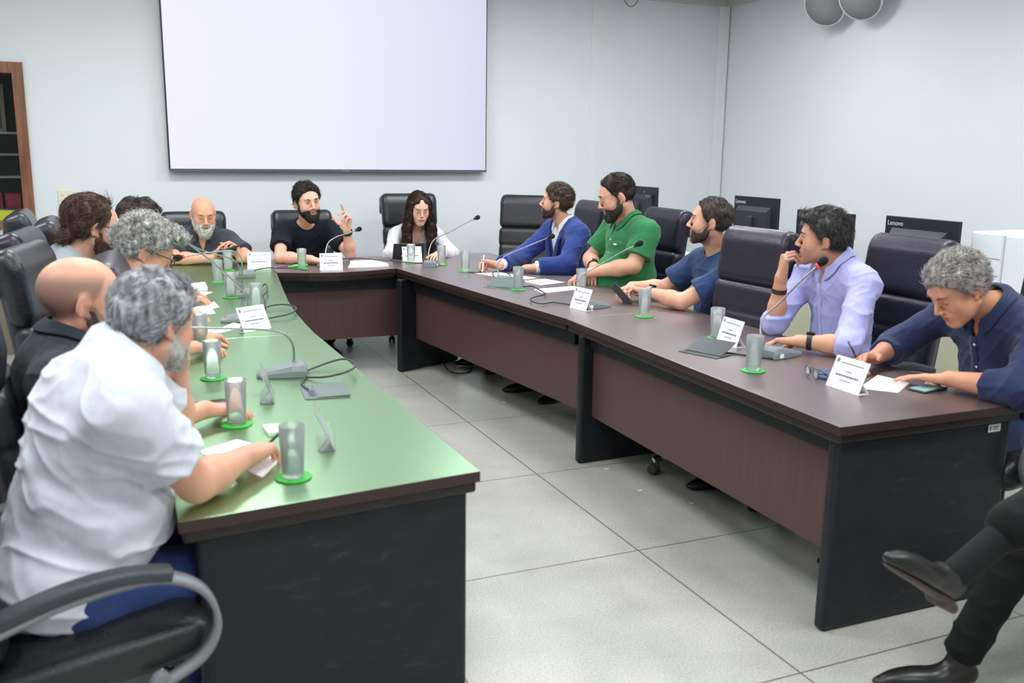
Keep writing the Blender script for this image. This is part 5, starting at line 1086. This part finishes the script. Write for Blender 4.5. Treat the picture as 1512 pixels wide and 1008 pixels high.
person('man in a lavender shirt with rolled sleeves resting his chin on his fist', 180, (3.26, 3.44, .60), (3.20, 3.47, 1.115), (3.105, 3.475, 1.225), (138, -2, 4),
    (3.19, 3.67, 1.05), (3.16, 3.25, 1.06), (2.975, 3.62, .81), (2.93, 3.08, .80), (2.955, 3.575, 1.04), (2.80, 3.24, .80),
    ((.06, -.10, 1), (.75, -.3, -.3), [(60, 60, 30), (62, 62, 30), (64, 62, 30), (66, 60, 30)]), ((-.5, .8, -.08), (-.15, -.1, -1), 'rest'), dict(kind='shirt', col=(172, 174, 226), sleeve=1.16, cuff=1, fabric='dress_shirt', open=.022, vlen=.1, wr=.008, watch=[('R', .07, (60, 38, 32), None), ('L', .05, (20, 20, 22), (12, 12, 14))]),
    dict(c1=(34, 32, 34), c2=(88, 84, 84), line='std', thick=(.014, .04), lump=.009, n=3200, len=.045, flow='back', lift=.3, seed=5, blobs=[((0, .075, .105), (.055, .035, .025))]), dict(stubble=(.35, lin(110, 90, 82)), brow=(28, 22, 20)), hs=1.03, bulk=1., seed=17, skin=lin(205, 152, 124))
person('grey-haired man in a navy shirt bending to write at the right table', 180, (3.27, 2.52, .60), (3.14, 2.53, 1.055), (2.95, 2.55, 1.125), (168, -38, 0),
    (3.14, 2.76, 1.01), (3.10, 2.30, 1.0), (3.05, 2.93, .82), (2.94, 2.24, .805), (2.87, 2.85, .805), (2.86, 2.47, .80),
    ((-.8, -.1, .02), (0, -.5, -.8), 'pen'), ((-.45, .85, -.08), (-.15, 0, -1), 'flat'), dict(kind='shirt', col=(36, 48, 84), sleeve=(1.55, 1.5), fabric='dress_shirt', open=.022, vlen=.1, wr=.009, collar=(34, 46, 80)),
    dict(c1=(96, 92, 90), c2=(196, 190, 184), line='std', thick=(.016, .03), lump=.009, n=3600, len=.042, flow='back', lift=.35, jit=.5, seed=8), dict(eyes='shut', jaw=1.08, hw=1.02, brow=(96, 84, 78)), hs=1.05, bulk=1.12, arm=1.12, seed=18, pants=(42, 62, 104), skin=lin(205, 146, 118))
# left row
person('grey-haired man in a white shirt seen from behind, nearest on the left', 18, (-.165, 2.37, .60), (.015, 2.40, 1.125), (.09, 2.425, 1.185), (36, -14, 0),
    (.02, 2.20, 1.05), (.01, 2.60, 1.07), (.160, 2.30, .805), (.15, 2.84, .80), (.300, 2.465, .805), (.155, 2.73, .985),
    ((.5, .86, -.06), (.1, -.1, -1), [(26, 34, 16), (30, 40, 18), (36, 44, 20), (40, 48, 22)], 1.16), ((.1, -.5, .85), (-.6, -.35, .1), 'fist'), dict(kind='tee', col=(212, 216, 228), sleeve=.62, flare=1.18, fabric='white_shirt', wr=.011, g=.018, hem=-.14, point=.0, gap=.4, leaf=.012, ch=.022, buttons=0),
    dict(c1=(98, 98, 102), c2=(206, 206, 210), line='std', thick=(.014, .03), lump=.009, n=4600, len=.05, flow='back', lift=.22, w=.0018, jit=.3, seed=9), dict(beard=dict(c1=(130, 126, 124), c2=(200, 196, 194), thick=.008, n=900), eyes='shut'), hs=.95, bulk=1.22, arm=1.12, belly=.04, neckr=.062, h=.0042, seed=19, pants=(40, 62, 112), skin=lin(216, 158, 134))
person('man with shaved head in a black shirt beside the white-shirted man', 10, (-.16, 3.03, .60), (-.14, 3.05, 1.03), (-.085, 3.06, 1.152), (12, -4, 0),
    (-.15, 2.84, .975), (-.15, 3.27, .975), (.02, 2.80, .80), (.10, 3.24, .80), (.25, 3.0, .80), (.06, 3.14, .99),
    ((.9, .2, -.1), (0, 0, -1), 'rest'), ((-.2, -.1, 1), (-.7, -.3, .1), 'fist'), dict(kind='polo', col=(34, 38, 50), sleeve=.6, g=.014), None,
    dict(scalp=(.75, lin(122, 98, 90), 'high'), stubble=(.6, lin(92, 74, 68)), beard=dict(c1=(40, 32, 29), c2=(82, 68, 62), thick=.005, n=800, len=.006), brow=(44, 34, 30)), hs=1.12, bulk=1.05, seed=20, skin=lin(214, 158, 134))
person('woman with short curly grey hair and glasses in a light blue shirt, writing', 8, (-.16, 4.02, .58), (.025, 4.0, 1.075), (.128, 4.0, 1.2), (8, -28, 0),
    (.02, 3.81, 1.03), (.03, 4.19, 1.03), (.10, 3.78, .81), (.12, 4.30, .80), (.30, 4.0, .80), (.34, 4.24, .80),
    ((.9, .3, -.1), (0, 0, -1), 'rest', .95), ((.9, .2, -.1), (0, 0, -1), 'pen', .95), dict(kind='shirt', col=(168, 190, 216), sleeve=1.2, fabric='dress_shirt', open=.03, collar=(196, 212, 230), gap=.5),
    dict(c1=(104, 102, 100), c2=(214, 212, 208), line='short', thick=(.016, .034), lump=.016, lumpf=52, n=4200, len=.026, flow='rand', lift=.5, jit=1., curl=.25, blobs=[((0, .08, .10), (.06, .045, .035)), ((.03, .105, .075), (.035, .025, .028))]),
    dict(glasses=1, soft=1, hw=.97, jaw=.9, eyes='shut', brow=(110, 100, 95)), hs=1.05, bulk=.92, arm=.88, neckr=.048, seed=21, skin=lin(214, 156, 130))
person('man in a grey T-shirt with brown swept-back hair and beard behind the curly-haired woman', 10, (-.22, 4.76, .60), (-.16, 4.74, 1.12), (-.06, 4.75, 1.24), (16, -12, 0),
    (-.19, 4.54, 1.07), (-.18, 4.96, 1.07), (.02, 4.46, .81), (.06, 5.04, .80), (.26, 4.62, .80), (.30, 4.92, .80),
    ((.9, .2, -.1), (0, 0, -1), 'rest'), ((.9, -.2, -.1), (0, 0, -1), 'rest'), dict(kind='tee', col=(142, 150, 160), sleeve=.6, g=.014, scoop=.014),
    dict(c1=(44, 32, 27), c2=(98, 72, 56), line='rece', thick=(.014, .022), lump=.008, n=3000, len=.06, flow='back', lift=.2, blobs=[((0, -.1, -.05), (.045, .025, .035))]), dict(glasses=1, beard=dict(c1=(40, 28, 23), c2=(86, 62, 50), thick=.012, low=.012, n=1000, len=.016), brow=(50, 36, 30)), hs=1.1, bulk=1.1, seed=22, skin=lin(218, 164, 142))
person('person with dark thinning hair, mostly hidden behind the curly-haired woman', 0, (-.06, 5.5, .58), (.09, 5.5, 1.04), (.165, 5.5, 1.195), (0, -18, 0),
    (.06, 5.30, 1.0), (.06, 5.70, 1.0), (.14, 5.26, .81), (.14, 5.76, .81), (.36, 5.38, .80), (.36, 5.64, .80),
    ((.9, .2, -.1), (0, 0, -1), 'rest'), ((.9, -.2, -.1), (0, 0, -1), 'rest'), dict(kind='tee', col=(70, 74, 84), sleeve=.6), dict(c1=(30, 25, 24), c2=(70, 58, 54), line='std', thick=(.012, .02), n=2200, len=.03, flow='fwd', bald=((0, -.06, .15), .03)), dict(brow=(30, 25, 22), eyes='shut'), hs=1.1, seed=23)
person('person with long straight black hair in the far left seat', 0, (-.28, 6.18, .58), (-.235, 6.18, 1.01), (-.12, 6.18, 1.185), (0, -8, 0),
    (-.24, 5.99, .97), (-.24, 6.37, .97), (-.10, 5.95, .80), (-.10, 6.42, .80), (.14, 6.06, .80), (.14, 6.30, .80),
    ((.9, .2, -.1), (0, 0, -1), 'rest'), ((.9, -.2, -.1), (0, 0, -1), 'rest'), dict(kind='tee', col=(32, 32, 36), sleeve=.6), dict(c1=BK[0], c2=BK[1], line='long', thick=(.014, .022), n=2500, len=.1, flow='down', lift=.05, jit=.12, w=.002,
         blobs=[((.07, -.02, -.07), (.03, .06, .12)), ((-.07, -.02, -.07), (.03, .06, .12)), ((0, -.08, -.1), (.075, .035, .16))]), dict(hw=.95, jaw=.85, brow=(20, 16, 16)), hs=1.06, bulk=.85, arm=.85, neckr=.045, seed=24)

person('person in black trousers with crossed legs, one polished shoe raised', 178, (2.98, 1.66, .60), (3.02, 1.66, 1.13), (3.0, 1.66, 1.30), (178, 0, 0),
    (3.0, 1.86, 1.08), (3.0, 1.46, 1.08), (2.9, 1.92, .84), (2.9, 1.40, .84), (2.62, 1.80, .78), (2.62, 1.52, .78),
    ((-.9, -.2, -.2), (0, 0, -1), 'rest'), ((-.9, .2, -.2), (0, 0, -1), 'rest'), dict(kind='polo', col=(28, 28, 32), sleeve=1.85), dict(c1=DK[0], c2=DK[1], line='short', n=600), dict(brow=(40, 32, 28)), hs=1.05, seed=30, pants=(10, 10, 12),
    knees=[((2.50, 1.80, .53), (2.325, 1.86, .10), (2.20, 1.91, .03)), ((2.40, 1.60, .76), (1.95, 1.60, .59), (1.64, 1.60, .71))], lifted=((-.84, -.05, .52), (.5, .02, .86)))
